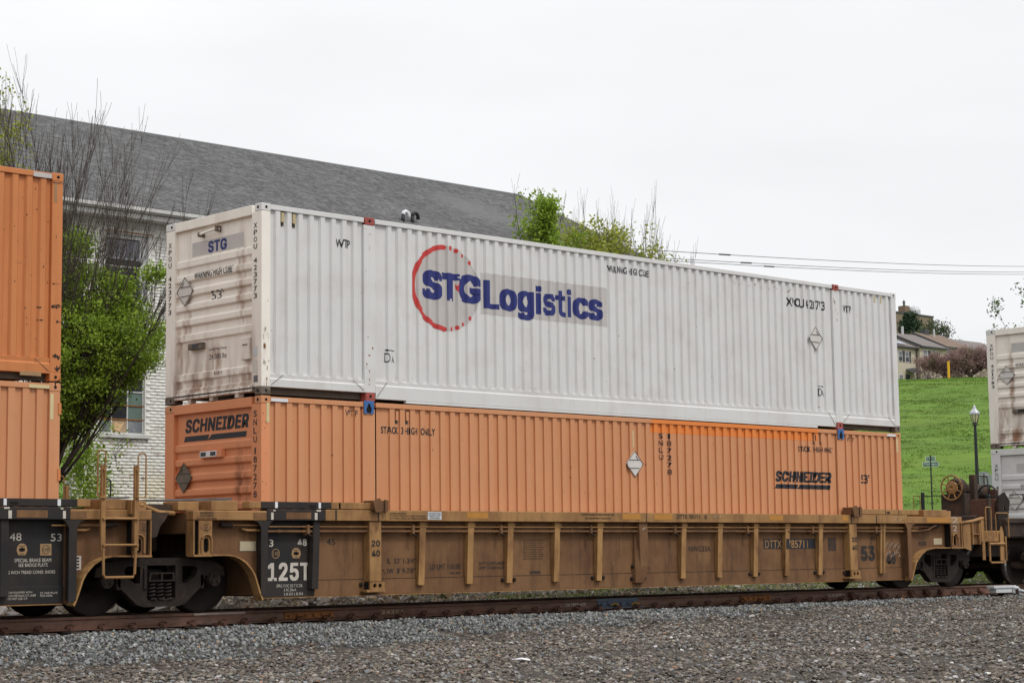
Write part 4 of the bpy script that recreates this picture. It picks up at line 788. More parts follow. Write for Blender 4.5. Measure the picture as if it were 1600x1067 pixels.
Q('reservoir_bracket', MB().box(21.5, 21.62, 1.2, 1.7, 1.5, 2.22), MATS['rusty_clip'], bevel=.01)
Q('lever_plate', plate([[(19.95, 1.5), (20.35, 1.5), (20.45, 1.9), (20.25, 2.1), (20.02, 2.0)], arc(20.2, 1.72, .05, 0, 360, 12)[:-1]], .18, .22), CASTST, bevel=.008)
Q('deck_beam', MB().box(19.95, 23.4, .0, 2.6, 1.08, 1.52), DARKCAR, bevel=.02); Q('deck_edge', MB().box(19.9, 23.4, -.06, 0, 1.42, 1.47), DARKCAR); Q('deck_edge', MB().box(19.9, 23.4, -.05, .01, 1.12, 1.17), DARKCAR)
Q('equipment_box', MB().box(19.85, 20.2, .7, 1.9, .95, 1.6), DARKCAR, bevel=.03); Q('end_sill', MB().box(20.0, 23.4, .5, 2.1, .68, 1.07), DARKCAR, bevel=.02)
Q('handrail', MB().tube([(20.95, .5, 2.06), (22.2, .5, 2.1), (22.35, .5, 1.9), (22.35, .5, 1.5)], .016, 6), BLACKM); Q('handrail', MB().tube([(21.5, .5, 2.07), (21.62, .5, 1.75), (21.8, .5, 1.5)], .016, 6), BLACKM)
Q('ladder_stile', MB().box(20.58, 20.66, -.34, -.28, .62, 2.2), DARKCAR, bevel=.006); Q('ladder_rung', MB().tube([(20.6, -.32, 2.12), (21.2, -.32, 2.12)], .014, 6), DARKCAR); Q('ladder_rung', MB().tube([(20.6, -.32, 1.6), (21.2, -.32, 1.6)], .014, 6), DARKCAR)
Q('yellow_marker', MB().box(20.575, 20.665, -.347, -.341, 1.0, 1.22), material('faded_yellow', (.5, .3, .03), .6, .15, 12)); Q('cross_sill', MB().box(19.9, 20.0, .1, 2.5, 1.0, 1.45), DARKCAR, bevel=.01)
Q('coupler', MB().box(19.86, 20.9, 1.08, 1.52, .70, 1.0), CASTST, bevel=.05)
Q('brake_cylinder', MB().cyl((20.4, .55, 1.72), 'x', .12, .35, 16), DARKCAR); Q('brake_strap', MB().box(20.0, 20.12, .3, .9, 1.5, 1.95), MATS['rusty_clip'], bevel=.01)
Q('hose', MB().tube([(19.9, .8, .95), (19.6, .8, .7), (19.3, .8, .55), (19.0, .8, .7)], .03, 8), BLACKM, smooth=True)
# lettering on the mid car
def CT(body, u0, u1, z, h, m=DTEXT, s=web_s, bold=.012, **k): T(u_mid, body, 'Y', u0, u1, z, h, m, s, (), bold, **k)
for x in (.1, .115): pass
CT('3', .108, .185, 1.058, .106, WTEXT); CT('48', .633, .803, 1.066, .101, WTEXT, bold=.03); CT('125T', .085, .866, .634, .27, WTEXT, bold=.03)
CT('SPRG 7-OC D5 7 IC D6', .232, .709, .427, .045, WTEXT, lambda x: YW-.0145, .005); CT('5 IIC D6-A', .368, .596, .366, .04, WTEXT, lambda x: YW-.0145, .005); CT('2 B-353 2 B-354', .368, .718, .305, .04, WTEXT, lambda x: YW-.0145, .005)
def ringmark(t, u, z, r, m, inner, s=web_s):
    bm = poly_bm([[arc(u, z, r, 0, 360, 24)[i], arc(u, z, r, 0, 360, 24)[i+1], arc(u, z, r*.86, 0, 360, 24)[i+1], arc(u, z, r*.86, 0, 360, 24)[i]] for i in range(24)]); lay('ring_mark', bm, 'Y', m, t, s)
    T(t, inner, 'Y', u-r*.62, u+r*.62, z, r*.75, m, s, bold=.01)
ringmark(u_mid, .228, .903, .072, TTEXT, '110')
def badge(t, u, z, w, h, s=web_s):
    lay('badge_shield', poly_bm([[(u-w*.32, z-h*.42), (u+w*.32, z-h*.42), (u+w*.5, z-h*.05), (u+w*.42, z+h*.3), (u+w*.18, z+h*.5), (u-w*.18, z+h*.5), (u-w*.42, z+h*.3), (u-w*.5, z-h*.05)]]), 'Y', TTEXT, t, s)
    for a, b, c, d in ((-.28, .28, -.04, .08), (-.1, .1, -.16, .2), (-.24, -.12, -.12, .14), (.12, .24, -.12, .14), (-.28, .28, .28, .32), (-.2, .2, -.34, -.3)): patch(t, 'Y', u+a*w, u+b*w, z+c*h, z+d*h, BLACKCAR, s, (), .005, 'badge_mark')
badge(u_mid, .604, .902, .175, .166)
CT('45', 1.176, 1.348, 1.074, .095); CT('20', 1.935, 2.10, 1.044, .096, s=rib_s, bold=.03); CT('40', 1.935, 2.10, .893, .096, s=rib_s, bold=.03)
CT("IL  53' 1-3/4\"", 2.365, 2.945, .772, .083); CT("IW  8' 9-7/8\"", 2.363, 2.937, .618, .083); CT('LD LMT 118100', 3.248, 3.889, .67, .085); CT('PER UNIT', 3.672, 3.901, .566, .034)
CT('20 FT CONTAINER', 4.29, 4.876, .712, .055); CT('LIMIT 57,500 EACH', 4.289, 4.874, .638, .055)
for k in range(9): CT('HMM MHHH HM MHMHH'[:17-k % 3], 5.3, 5.78-.02*(k % 3), 1.08-k*.038, .018, s=web_s)
patch(u_mid, 'Y', 5.445, 5.692, .53, .575, DARKCAR, web_s)
for k, b in enumerate(('CONTAINER GUIDES MUST BE', "'IN' WHEN LOADING 96\" WIDE CONTAINERS,", "'OUT' WHEN LOADING 102\" WIDE CONTAINERS")): CT(b, 2.275, 2.62 if k == 0 else 3.037, 1.505-k*.038, .026, s=chord_s)
patch(u_mid, 'Y', 3.063, 3.35, 1.413, 1.535, LIGHTGREY, chord_s, (), .003, 'paper_sticker')
for k, b in enumerate(('UNITS ARE ARTICULATED', 'USE WELL TYPES', 'BEFORE LOADING', 'CONTAINERS')): CT(b, 3.08+.02*(k > 1), 3.33-.02*(k > 1), 1.512-k*.026, .015, s=chord_s, eps=.006)
AMB = material('amber_patch', (.42, .19, .035), .5, .08, 6)
for a, b in ((3.893, 4.358), (7.529, 7.994), (8.349, 8.818), (11.55, 11.95), (13.95-.15, 13.98)): patch(u_mid, 'Y', a, b, 1.435, 1.535, AMB, chord_s)
CT('CONTROLLED INTERCHANGE CAR', 6.51, 7.327, 1.516, .034, s=chord_s); CT('SEE EQUIPMENT REGISTER', 6.605, 7.23, 1.449, .034, s=chord_s); patch(u_mid, 'Y', 8.135, 8.155, 1.395, 1.55, DTEXT, chord_s)
CT('DTTX 785711', 8.948, 9.57, 1.488, .074, s=chord_s, shear=.1); CT('B', 9.703, 9.758, 1.486, .072, s=chord_s)
CT('NWG33A', 9.439, 10.038, .915, .102)
slimx = [X for X in RIBS]
patch(u_mid, 'Y', 11.56, 12.12, .90, 1.088, BLACK_PAINT, web_s); patch(u_mid, 'Y', 12.23, 13.139, .90, 1.088, BLACK_PAINT, web_s)
patch(u_mid, 'Y', 12.122, 12.215, .90, 1.088, BLACK_PAINT, lambda x: RF+.012, (), .004)
CT('DTTX', 11.60, 12.10, .99, .15, GOLD, eps=.006); CT('785711', 12.28, 12.90, .99, .15, GOLD, eps=.006); CT('B', 13.354, 13.409, 1.057, .072)
patch(u_mid, 'Y', 13.54, 13.80, .85, 1.1, DARKCAR, web_s); CT('20', 14.12, 14.29, 1.067, .094, s=rib_s, bold=.03); CT('40', 14.12, 14.29, .91, .094, s=rib_s, bold=.03); CT('45', 14.93, 15.09, 1.092, .093)
CT('53', 14.596, 15.06, .793, .30, bold=.05); CT('53', 15.95, 16.1, 1.089, .08); CT('48', 15.45, 15.76, .69, .24, bold=.04)
CT('DWG 779.76', 15.5, 15.9, .44, .03); CT('20-4829-AU', 15.6, 16.0, .40, .03)
def squiggle(pts, z, s, m, n='chalk_mark', y=YW):
    P(n, MB().tube([(a, y-.004, z+b) for a, b in pts], .0035, 4), m)
CH = material('chalk', (.42, .36, .3), .9, .1, 9)
for k in range(7):
    x0 = 15.35+k*.085; squiggle([(x0, .0), (x0+.03, .09), (x0+.06, .02), (x0+.02, .04), (x0+.09, .1)], .86+.05*(k % 2), 1, CH); squiggle([(x0, .0), (x0+.05, .08), (x0+.02, .02), (x0+.1, .03)], .70+.04*(k % 3), 1, CH)
squiggle([(9.95, .02), (10.0, .05), (9.98, .0), (10.06, .04), (10.1, .0), (10.16, .05)], 1.47, 1, CH, y=YC); squiggle([(8.0, 0), (8.05, .05), (8.02, .0), (8.1, .05)], 1.25, 1, CH, y=YC-.03)
squiggle([(15.5, .02), (15.62, .1), (15.68, .02), (15.6, .0), (15.8, .06), (15.9, .0)], 1.42, 1, CH, y=YC)
T(u_mid, '2', 'Y', 17.55, 17.80, 1.46, .12, CH, chord_s, bold=-.03); T(u_mid, '2', 'Y', 17.58, 17.74, 1.29, .12, CH, lambda x: YC-.005, bold=-.03)
CT('SIDE BEARING', -1.228, -.995, 1.492, .026, s=chord_s); CT('SET UP HEIGHT', -1.231, -.995, 1.453, .024, s=chord_s); CT('5-5/16 +/- 1/16 MALE', -1.281, -.942, 1.414, .026, s=chord_s)
jp_s = lambda x: YC-.005
CT('JACK', -1.167, -1.083, 1.32, .026, s=jp_s); CT('LIFT', -1.157, -1.095, 1.282, .024, s=jp_s); CT('HERE', -1.164, -1.085, 1.244, .024, s=jp_s)
for a, b in ((-1.215, -1.19), (-1.045, -1.07)): squiggle([(a, 1.30), (b, 1.25)], 0, 1, DTEXT, 'arrow_mark', YC-.004)
CT('38 1W WHLS', -.686, -.385, 1.164, .033); CT('2 INCH TREAD COND. SHOES', -.826, -.136, .917, .037); CT('38 1W WHLS', 16.585, 17.013, 1.073, .033); CT('2 INCH TREAD COND.', 16.9, 17.35, .92, .033)
# lettering on the left unit
def LT(body, u0, u1, z, h, m=WTEXT, s=web_s, bold=.008): T(u_left, body, 'Y', u0, u1, z, h, m, s, (), bold)
LT('48', -4.122, -3.951, 1.158, .102); LT('53', -3.513, -3.345, 1.15, .101); LT('SPECIAL BRAKE BEAM', -4.049, -3.501, .847, .048); LT('SEE BADGE PLATE', -3.989, -3.553, .784, .045); LT('2 INCH TREAD COND. SHOES', -4.136, -3.439, .689, .042)
ls_ = lambda x: YW-.0145
LT('CAR EQUIPPED WITH', -4.144, -3.788, .422, .028, s=ls_); LT('NON-METALLIC C.P. LINER', -4.144, -3.731, .382, .028, s=ls_); LT('DO NOT LUB. C.P.', -4.143, -3.855, .342, .028, s=ls_); LT("33' AAR M-618", -3.666, -3.408, .41, .028, s=ls_); LT('FLEX HOSE', -3.666, -3.484, .373, .028, s=ls_)
badge(u_left, -3.94, .986, .16, .167); patch(u_left, 'Y', -3.67, -3.50, .91, 1.065, TTEXT, web_s); ringmark(u_left, -3.585, .988, .06, BLACKCAR, '110', lambda x: YW-.003)
patch(u_left, 'Y', -3.155, -3.045, .71, .90, WTEXT, lambda x: YW-.004, (), .003, 'paper_sticker')
for k in range(4): patch(u_left, 'Y', -3.12, -3.075, .73+k*.042, .755+k*.042, DTEXT, lambda x: YW-.004, (), .005, 'sticker_print')
P('roof_pipe', MB().tube([(L0-.2, -.155, 1.31), (L0+.55, -.155, 1.31)], .012, 6), GOLD, u_left)
LT('JACK', -2.2, -2.11, 1.32, .026, DTEXT, jp_s); LT('LIFT', -2.19, -2.12, 1.282, .024, DTEXT, jp_s); LT('HERE', -2.2, -2.11, 1.244, .024, DTEXT, jp_s)
LT('SIDE BEARING', -2.85, -2.6, 1.13, .028, DTEXT); LT('SET UP HEIGHT', -2.85, -2.6, 1.09, .028, DTEXT); LT('5-1/16 FEMALE', -2.85, -2.6, 1.05, .028, DTEXT)
# ------------------------------------------------------------------ ground
def sstep(a, b, x): t = np.clip((x-a)/(b-a), 0, 1); return t*t*(3-2*t)
def vnoise(x, y, s, seed=0):
    x = np.asarray(x, float)/s+seed*17.3; y = np.asarray(y, float)/s+seed*9.1; xi = np.floor(x); yi = np.floor(y); fx = x-xi; fy = y-yi; fx = fx*fx*(3-2*fx); fy = fy*fy*(3-2*fy)
    h = lambda a, b: np.modf(np.abs(np.sin(a*127.1+b*311.7+seed)*43758.5453))[0]
    return (h(xi, yi)*(1-fx)+h(xi+1, yi)*fx)*(1-fy)+(h(xi, yi+1)*(1-fx)+h(xi+1, yi+1)*fx)*fy
DH = np.array([math.sin(rad(55.6)), math.cos(rad(55.6))])
def gz(X, Y):
    X = np.asarray(X, float); Y = np.asarray(Y, float)
    za = -.42+np.clip((X+4)/16, 0, 1)*.15
    z = za + (-.175-za)*sstep(-3.4, -.45, Y) - .035*sstep(-.45, -.02, Y)
    r = (X-CAM.x)*DH[0]+(Y-CAM.y)*DH[1]
    zb = -.195 + .13*sstep(2.6, 3.3, Y) + .13*sstep(3.3, 9, Y) + .25*sstep(9, 14, Y)
    z = np.where(Y > 1.3, zb, z)
    far = .32 + 1.6*sstep(45, 85, r) + np.clip((r-85)/147, 0, 1)*19.5
    far = far + np.where(r > 85, (vnoise(X, Y, 14, 3)-.5)*.4*sstep(85, 110, r)*(1-sstep(212, 230, r)), 0)
    return np.where((Y > 9) & (r > 45), np.maximum(z, far), z)
def axisgrid(parts):
    return np.unique(np.concatenate([np.arange(a, b, s) for a, b, s in parts]))
xs = axisgrid(((-3000, -200, 400), (-200, -30, 15), (-30, 32, .5), (32, 120, 2), (120, 260, 4), (260, 700, 40), (700, 3001, 300)))
ys = axisgrid(((-3000, -200, 400), (-200, -30, 15), (-30, 10, .4), (10, 60, 1.5), (60, 220, 3), (220, 700, 40), (700, 3001, 300)))
GX, GY = np.meshgrid(xs, ys, indexing='ij'); GZ = gz(GX, GY); nx, ny = GX.shape
idx = np.arange(nx*ny).reshape(nx, ny); F = np.stack([idx[:-1, :-1], idx[1:, :-1], idx[1:, 1:], idx[:-1, 1:]], -1).reshape(-1, 4)
cx_ = (GX[:-1, :-1]+GX[1:, 1:]).ravel()/2; cy_ = (GY[:-1, :-1]+GY[1:, 1:]).ravel()/2; rr = (cx_-CAM.x)*DH[0]+(cy_-CAM.y)*DH[1]
grass = ((rr > 52) & (cy_ > 9)) | (cy_ > 30)
GRAVELG = material('packed_gravel_ground', (.050, .043, .036), .95, .25, 9, bump=.8, bscale=45, layers=(((.05, .043, .036), (30, 30, 30), .5, .65, .6, None),))  # bed darkened so stone gaps look black; their shade is in the colour
LAWN = material('lawn_ground', (.100, .178, .022), .9, .22, .25, bump=.8, bscale=8, spec=.1,
    layers=(((.055, .10, .018), (.22, .22, .5), .44, .66, .55, None), ((.165, .225, .035), (.09, .09, .2), .5, .7, .45, None), ((.05, .09, .014), (1.1, 1.1, 2), .54, .68, .6, None)))
V = np.stack([GX, GY, GZ], -1).reshape(-1, 3)
g = npmesh('ground', V, F[~grass], GRAVELG, smooth=True); tag(g, kind='structure')
g = npmesh('grass_hill', V, F[grass], LAWN, smooth=True); tag(g, kind='structure')
# ------------------------------------------------------------------ scattered stones: one point per stone, an angular pebble on each
def stones(name, pts, rot, scl, tint, mat, label=None, sub=1):
    me = bpy.data.meshes.new(name); n = len(pts); me.vertices.add(n); me.vertices.foreach_set('co', pts.astype(np.float32).ravel())
    for nm, ty, arr in (('rot', 'FLOAT_VECTOR', rot), ('scl', 'FLOAT_VECTOR', scl)):
        a = me.attributes.new(nm, ty, 'POINT'); a.data.foreach_set('vector', arr.astype(np.float32).ravel())
    a = me.attributes.new('tint', 'FLOAT_COLOR', 'POINT'); a.data.foreach_set('color', np.concatenate([tint, np.ones((n, 1))], 1).astype(np.float32).ravel())
    a = me.attributes.new('pick', 'INT', 'POINT'); a.data.foreach_set('value', RNG.integers(0, 6, n).astype(np.int32))
    o = link(name, me, mat); tag(o, label, None, None, 'stuff')
    ng = bpy.data.node_groups.new(name, 'GeometryNodeTree'); ng.interface.new_socket('Geometry', in_out='INPUT', socket_type='NodeSocketGeometry'); ng.interface.new_socket('Geometry', in_out='OUTPUT', socket_type='NodeSocketGeometry')
    A = ng.nodes.new; K = ng.links.new; gi = A('NodeGroupInput'); go = A('NodeGroupOutput'); g2i = A('GeometryNodeGeometryToInstance')
    for k in range(6):
        ico = A('GeometryNodeMeshIcoSphere'); ico.inputs['Radius'].default_value = .5; ico.inputs['Subdivisions'].default_value = sub
        rv = A('FunctionNodeRandomValue'); rv.data_type = 'FLOAT_VECTOR'; rv.inputs[0].default_value = (-.17,)*3; rv.inputs[1].default_value = (.17,)*3; rv.inputs['Seed'].default_value = k+3
        sp = A('GeometryNodeSetPosition'); K(ico.outputs[0], sp.inputs[0]); K(rv.outputs[0], sp.inputs['Offset'])
        sm = A('GeometryNodeSetMaterial'); sm.inputs['Material'].default_value = mat; K(sp.outputs[0], sm.inputs[0]); 
        ss = A('GeometryNodeSetShadeSmooth'); ss.inputs['Shade Smooth'].default_value = False; K(sm.outputs[0], ss.inputs[0]); K(ss.outputs[0], g2i.inputs[0])
    iop = A('GeometryNodeInstanceOnPoints'); K(gi.outputs[0], iop.inputs['Points']); K(g2i.outputs[0], iop.inputs['Instance']); iop.inputs['Pick Instance'].default_value = True
    def attr(nm, ty):
        q = A('GeometryNodeInputNamedAttribute'); q.data_type = ty; q.inputs['Name'].default_value = nm; return q.outputs[0]
    K(attr('pick', 'INT'), iop.inputs['Instance Index']); 
    er = A('FunctionNodeEulerToRotation'); K(attr('rot', 'FLOAT_VECTOR'), er.inputs[0]); K(er.outputs[0], iop.inputs['Rotation']); K(attr('scl', 'FLOAT_VECTOR'), iop.inputs['Scale']); K(iop.outputs[0], go.inputs[0])
    md = o.modifiers.new('stones', 'NODES'); md.node_group = ng; return o
STONE = material('broken_stone', (.2, .2, .2), .85, inst=True, spec=.3)
def field(n, xr, yr, keep):
    X = RNG.uniform(*xr, n); Y = RNG.uniform(*yr, n); k = keep(X, Y); return X[k], Y[k]
def pal(n, cols, w, jit=.22):
    c = np.array(cols)[RNG.choice(len(cols), n, p=np.array(w)/sum(w))]; return np.clip(c*(1+RNG.uniform(-jit, jit, (n, 1))) * (1+RNG.uniform(-.05, .05, (n, 3))), 0, 1)
def view(X, Y, lo=-2.5, hi=3.0):
    dx = X-CAM.x; dy = Y-CAM.y; d = dx*math.sin(YAW)+dy*math.cos(YAW); s = dx*math.cos(YAW)-dy*math.sin(YAW); return (d > 13) & (s > -.268*d+lo) & (s < .268*d+hi)
bound = lambda X: -2.95+.11*np.clip(X+2, 0, 30)
def ybnd(X, Y): return Y - bound(X) + (vnoise(X, Y, .8, 5)-.5)*1.1 + (vnoise(X, Y, .2, 6)-.5)*.5
X, Y = field(280000, (-16, 30), (-22, .02), lambda X, Y: view(X, Y))
m = ybnd(X, Y) > 0
# grey ballast
bx, by = X[m], Y[m]; q_ = RNG.random(len(bx)) < .6; bx = np.concatenate([bx, bx[q_]+.04]); by = np.concatenate([by, by[q_]+.03]); k = by < .0; bx, by = bx[k], by[k]; n = len(bx)
s = RNG.uniform(.024, .058, n); bz = gz(bx, by)+RNG.uniform(-.022, .042, n)+(vnoise(bx, by, .35, 9)-.5)*.05
print('ballast', n)
stones('ballast_stones', np.stack([bx, by, bz], 1), RNG.uniform(0, 6.28, (n, 3)), np.stack([s*RNG.uniform(.9, 1.35, n), s, s*RNG.uniform(.55, .9, n)], 1),
    pal(n, [(.165, .172, .168), (.235, .243, .238), (.10, .104, .104), (.33, .335, .33), (.23, .195, .15), (.36, .23, .13)], [5, 4, 4, 1.2, .7, .1]), STONE)
# brown gravel
ax, ay = X[~m], Y[~m]; n = len(ax); s = RNG.uniform(.016, .060, n)**1.0; big = RNG.random(n) < .02; s = np.where(big, s*1.5, s); az = gz(ax, ay)+RNG.uniform(-.016, .016, n)+(vnoise(ax, ay, .5, 4)-.5)*.03
print('gravel', n)
tint = (.92+.4*vnoise(ax, ay, 1.6, 12)[:, None])*pal(n, [(.15, .128, .105), (.105, .088, .072), (.20, .178, .15), (.075, .062, .052), (.30, .285, .265), (.46, .45, .44), (.24, .13, .08), (.17, .175, .18)], [6, 5, 3.5, 3, .9, .16, .12, 2])
stones('gravel_stones', np.stack([ax, ay, az], 1), RNG.uniform(-.5, .5, (n, 3))+np.stack([np.zeros(n), np.zeros(n), RNG.uniform(0, 6.28, n)], 1), np.stack([s*RNG.uniform(.9, 1.5, n), s, s*RNG.uniform(.35, .7, n)], 1), tint, STONE)
# ballast between and behind the rails, then rubble and leaf litter on the far bank
X, Y = field(26000, (-9, 34), (.0, 3.4), lambda X, Y: view(X, Y, -4, 4)); n = len(X); s = RNG.uniform(.035, .065, n)
stones('ballast_stones', np.stack([X, Y, gz(X, Y)+RNG.uniform(-.02, .02, n)], 1), RNG.uniform(0, 6.28, (n, 3)), np.stack([s*1.2, s, s*.8], 1), pal(n, [(.09, .085, .08), (.14, .135, .13), (.06, .055, .05)], [4, 2, 3]), STONE)
X, Y = field(16000, (-8, 46), (3.0, 11), lambda X, Y: view(X, Y, -4, 6)); n = len(X); s = RNG.uniform(.05, .12, n); s = np.where(RNG.random(n) < .07, s*2.2, s)*np.where(X > 9, .6, 1)
stones('bank_rubble', np.stack([X, Y, gz(X, Y)+.15*s+(vnoise(X, Y, 1.2, 2))*.10], 1), RNG.uniform(0, 6.28, (n, 3)), np.stack([s*1.3, s, s*.7], 1), pal(n, [(.26, .24, .215), (.17, .15, .125), (.36, .34, .32), (.22, .15, .09), (.10, .085, .07)], [4, 4, 1.2, 2, 3]), STONE)
# straw and litter blades, then weeds
def blades(name, X, Y, h, w, lean, mat, seed=0, zoff=0):
    n = len(X); Z = gz(X, Y)+zoff; a = RNG.uniform(0, 6.28, n); l = RNG.uniform(*lean, n); b = a+RNG.uniform(-1.5, 1.5, n); hh = RNG.uniform(*h, n)
    dx, dy = np.cos(a)*w/2, np.sin(a)*w/2; tx, ty = X+np.cos(b)*hh*np.sin(l), Y+np.sin(b)*hh*np.sin(l)
    v = np.stack([np.stack([X-dx, Y-dy, Z], 1), np.stack([X+dx, Y+dy, Z], 1), np.stack([tx, ty, Z+hh*np.cos(l)], 1)], 1).reshape(-1, 3)
    o = npmesh(name, v, np.arange(3*n).reshape(-1, 3), mat, var=RNG.random(n)); return tag(o, None, None, None, 'stuff')
STRAW = material('dry_straw', (.34, .26, .16), .8, .15, 3, facevar=.4); WEED = material('weed_green', (.12, .21, .03), .7, .15, 2, facevar=.45, translucent=.25); GRASSB = material('lawn_blades', (.094, .166, .019), .75, .12, .12, facevar=.2, translucent=.2,
    layers=(((.05, .095, .016), (.16, .16, .4), .46, .66, .55, None), ((.155, .215, .036), (.08, .08, .2), .5, .7, .5, None)))
X, Y = field(26000, (-8, 34), (3.0, 8), lambda X, Y: view(X, Y, -4, 6) & (RNG.random(len(X)) < np.where(X > 8, .5, 1))); blades('dry_litter', X, Y, (.05, .22), .012, (.9, 1.5), STRAW, zoff=.06)
X, Y = field(60000, (6, 48), (3.2, 12), lambda X, Y: view(X, Y, -4, 8) & (vnoise(X, Y, 1.1, 8)+.022*(X-16) > .52)); blades('trackside_weeds', X, Y, (.06, .22), .022, (.1, 1.0), WEED)
X, Y = field(9000, (30, 52), (3.4, 14), lambda X, Y: view(X, Y, -4, 8)); blades('trackside_weeds', X, Y, (.3, .75), .05, (.1, .8), WEED)
th = RNG.uniform(rad(52.8), rad(59.6), 62000); r = np.sqrt(RNG.uniform(72**2, 234**2, 62000)); X = CAM.x+np.sin(th)*r; Y = CAM.y+np.cos(th)*r; cl = vnoise(X, Y, 2.2, 7); kk = RNG.random(62000) < .10+.7*(cl-.40)
X, Y = X[kk], Y[kk]; X4 = np.repeat(X, 4)+RNG.normal(0, .12, 4*len(X)); Y4 = np.repeat(Y, 4)+RNG.normal(0, .12, 4*len(X)); blades('lawn_grass', X4, Y4, (.04, .13), .07, (.3, 1.2), GRASSB)
# white feather lying on the gravel
fm = MB().add([(-1.62, -7.42, -.36), (-1.57, -7.34, -.345), (-1.60, -7.25, -.35), (-1.68, -7.15, -.355), (-1.70, -7.22, -.35), (-1.68, -7.34, -.345), (-1.64, -7.28, -.33)], [(0, 1, 6), (1, 2, 6), (2, 3, 6), (3, 4, 6), (4, 5, 6), (5, 0, 6)])
# ------------------------------------------------------------------ track
tr = bpy.data.objects.new('railway_track', None); COL.objects.link(tr); tr.location = (8, 1.295, -.135); tag(tr, kind='structure')
prof = [(-.076, -.118), (-.076, -.106), (-.02, -.088), (-.009, -.075), (-.009, .015), (-.034, .027), (-.037, .05), (-.030, .060), (.030, .060), (.037, .05), (.034, .027), (.009, .015), (.009, -.075), (.02, -.088), (.076, -.106), (.076, -.118)]
for yy, m2 in ((YN, RAILTOP), (YF, TREAD)):
    segs = ((-30, -.12), (-.112, 1.26), (1.268, 11.95), (11.958, 70)) if yy == YN else ((-30, 70),)
    for a, b in segs:
        r_ = obj('rail', MB().prism([(yy+p, q) for p, q in prof], 'x', a, b), RAILM, tr)
        q = obj('running_surface', MB().prism([(yy-.030, .0601), (yy-.022, .063), (yy+.022, .063), (yy+.030, .0601)], 'x', a, b), m2, tr); q.parent = r_
sw = obj('switch_rail', MB().prism([(YN-.088+p, q-.004) for p, q in prof], 'x', -30, -.9), RAILM, tr)
q = obj('running_surface', MB().prism([(YN-.118, .0561), (YN-.11, .059), (YN-.066, .059), (YN-.058, .0561)], 'x', -30, -.9), RAILTOP, tr); q.parent = sw
q = obj('rail_point', MB().hull([(-.9, YN-.125, .023), (-.9, YN-.051, .023), (-.9, YN-.058, .056), (-.9, YN-.118, .056)], [(.05, YN-.062, .023), (.05, YN-.045, .023), (.05, YN-.045, .05), (.05, YN-.056, .05)]), RAILTOP, tr); q.parent = sw
q = obj('rail_point_web', MB().hull([(-.9, YN-.097, -.1), (-.9, YN-.079, -.1), (-.9, YN-.079, .023), (-.9, YN-.097, .023)], [(.0, YN-.055, -.1), (.0, YN-.045, -.1), (.0, YN-.045, .023), (.0, YN-.055, .023)]), RAILM, tr); q.parent = sw
tie0 = obj('tie', MB().box(-.11, .11, -.005, 2.595, -.32, -.134), TIEM, None, origin=(0, 0, 0), bevel=.008)
tp = MB().box(-.09, .09, -.18, .18, -.134, -.1185).merge(MB().box(-.085, .085, -.10, -.078, -.1185, -.095)).merge(MB().box(-.085, .085, .078, .10, -.1185, -.095))
cl = MB().tube([(-.07, -.155, -.095), (-.02, -.165, -.09), (.03, -.15, -.08), (.05, -.12, -.055), (.03, -.09, -.045), (-.02, -.085, -.055), (-.04, -.07, -.085), (.0, -.058, -.092), (.04, -.06, -.09)], .011, 6)
clh = MB().box(-.02, .05, -.17, -.14, -.118, -.07)
def mesh_of(mb, nm, mat): me = bpy.data.meshes.new(nm); me.from_pydata(mb.v, [], mb.f); fixnormals(me); me.materials.append(mat); return me
m_tp, m_cl, m_ch = mesh_of(tp, 'tie_plate', CLIPM), mesh_of(cl, 'rail_clip', CLIPM), mesh_of(clh, 'clip_shoulder', CLIPM)
m_cl.polygons.foreach_set('use_smooth', [True]*len(m_cl.polygons))
for k, x in enumerate(np.arange(-9.98, 44, .5)):
    x += random.uniform(-.02, .02); o = tie0 if k == 0 else tie0.copy()
    if k: COL.objects.link(o)
    o.parent = tr; o.location = (x-8, -1.295+random.uniform(-.03, .03), .135+random.uniform(-.004, .004)); o.rotation_euler = (0, 0, random.uniform(-.012, .012))
    for me, y in ((m_tp, YN), (m_cl, YN), (m_ch, YN), (m_tp, YF)):
        if x > 24 and me is not m_tp: continue
        q = bpy.data.objects.new(me.name, me); COL.objects.link(q); q.parent = o; q.location = (0, y-(.088 if (x < -.2 and y == YN and me is not m_tp) else 0), 0)
for x0, x1, m2, n_ in ((.80, 1.74, JOINTM, 6), (11.5, 12.4, JOINTM, 6), (7.62, 8.62, INSUL, 6)):
    jb = obj('joint_bar', MB().prism([(YN-.012, .018), (YN-.036, .012), (YN-.028, -.02), (YN-.028, -.055), (YN-.05, -.082), (YN-.012, -.088)], 'x', x0, x1), m2, tr, bevel=.003)
    for i in range(n_):
        q = obj('joint_bolt', MB().cyl((x0+(x1-x0)*(i+.5)/n_, YN-.045, -.035), 'y', .021, .035, 8), m2, tr); q.parent = jb
    if m2 is INSUL:
        q = obj('joint_head_cap', MB().box(x0-.05, x1+.03, YN-.040, YN-.0375, .016, .058), INSUL, tr); q.parent = jb; q = obj('joint_pad', MB().box(x0-.18, x1+.14, YN-.0785, YN-.04, -.112, -.09), INSUL, tr); q.parent = jb
        for x in (x0+.33, x0+.86): obj('yellow_clip', MB().tube([(x-.1, YN-.12, -.06), (x, YN-.12, -.025), (x+.1, YN-.12, -.06)], .014, 6), material('yellow_clip_paint', (.42, .24, .03), .6, .2, 20), tr)
rs_ = lambda x: YN-.0095
T(tr, '24351', 'Y', 2.70, 3.14, -.035, .055, material('rail_paint_cream', (.42, .36, .24), .8, .2, 30), rs_, (), -.005)
T(tr, '136 PREM 4OP', 'Y', 6.83, 7.33, -.03, .055, WTEXT, rs_, (), .01)
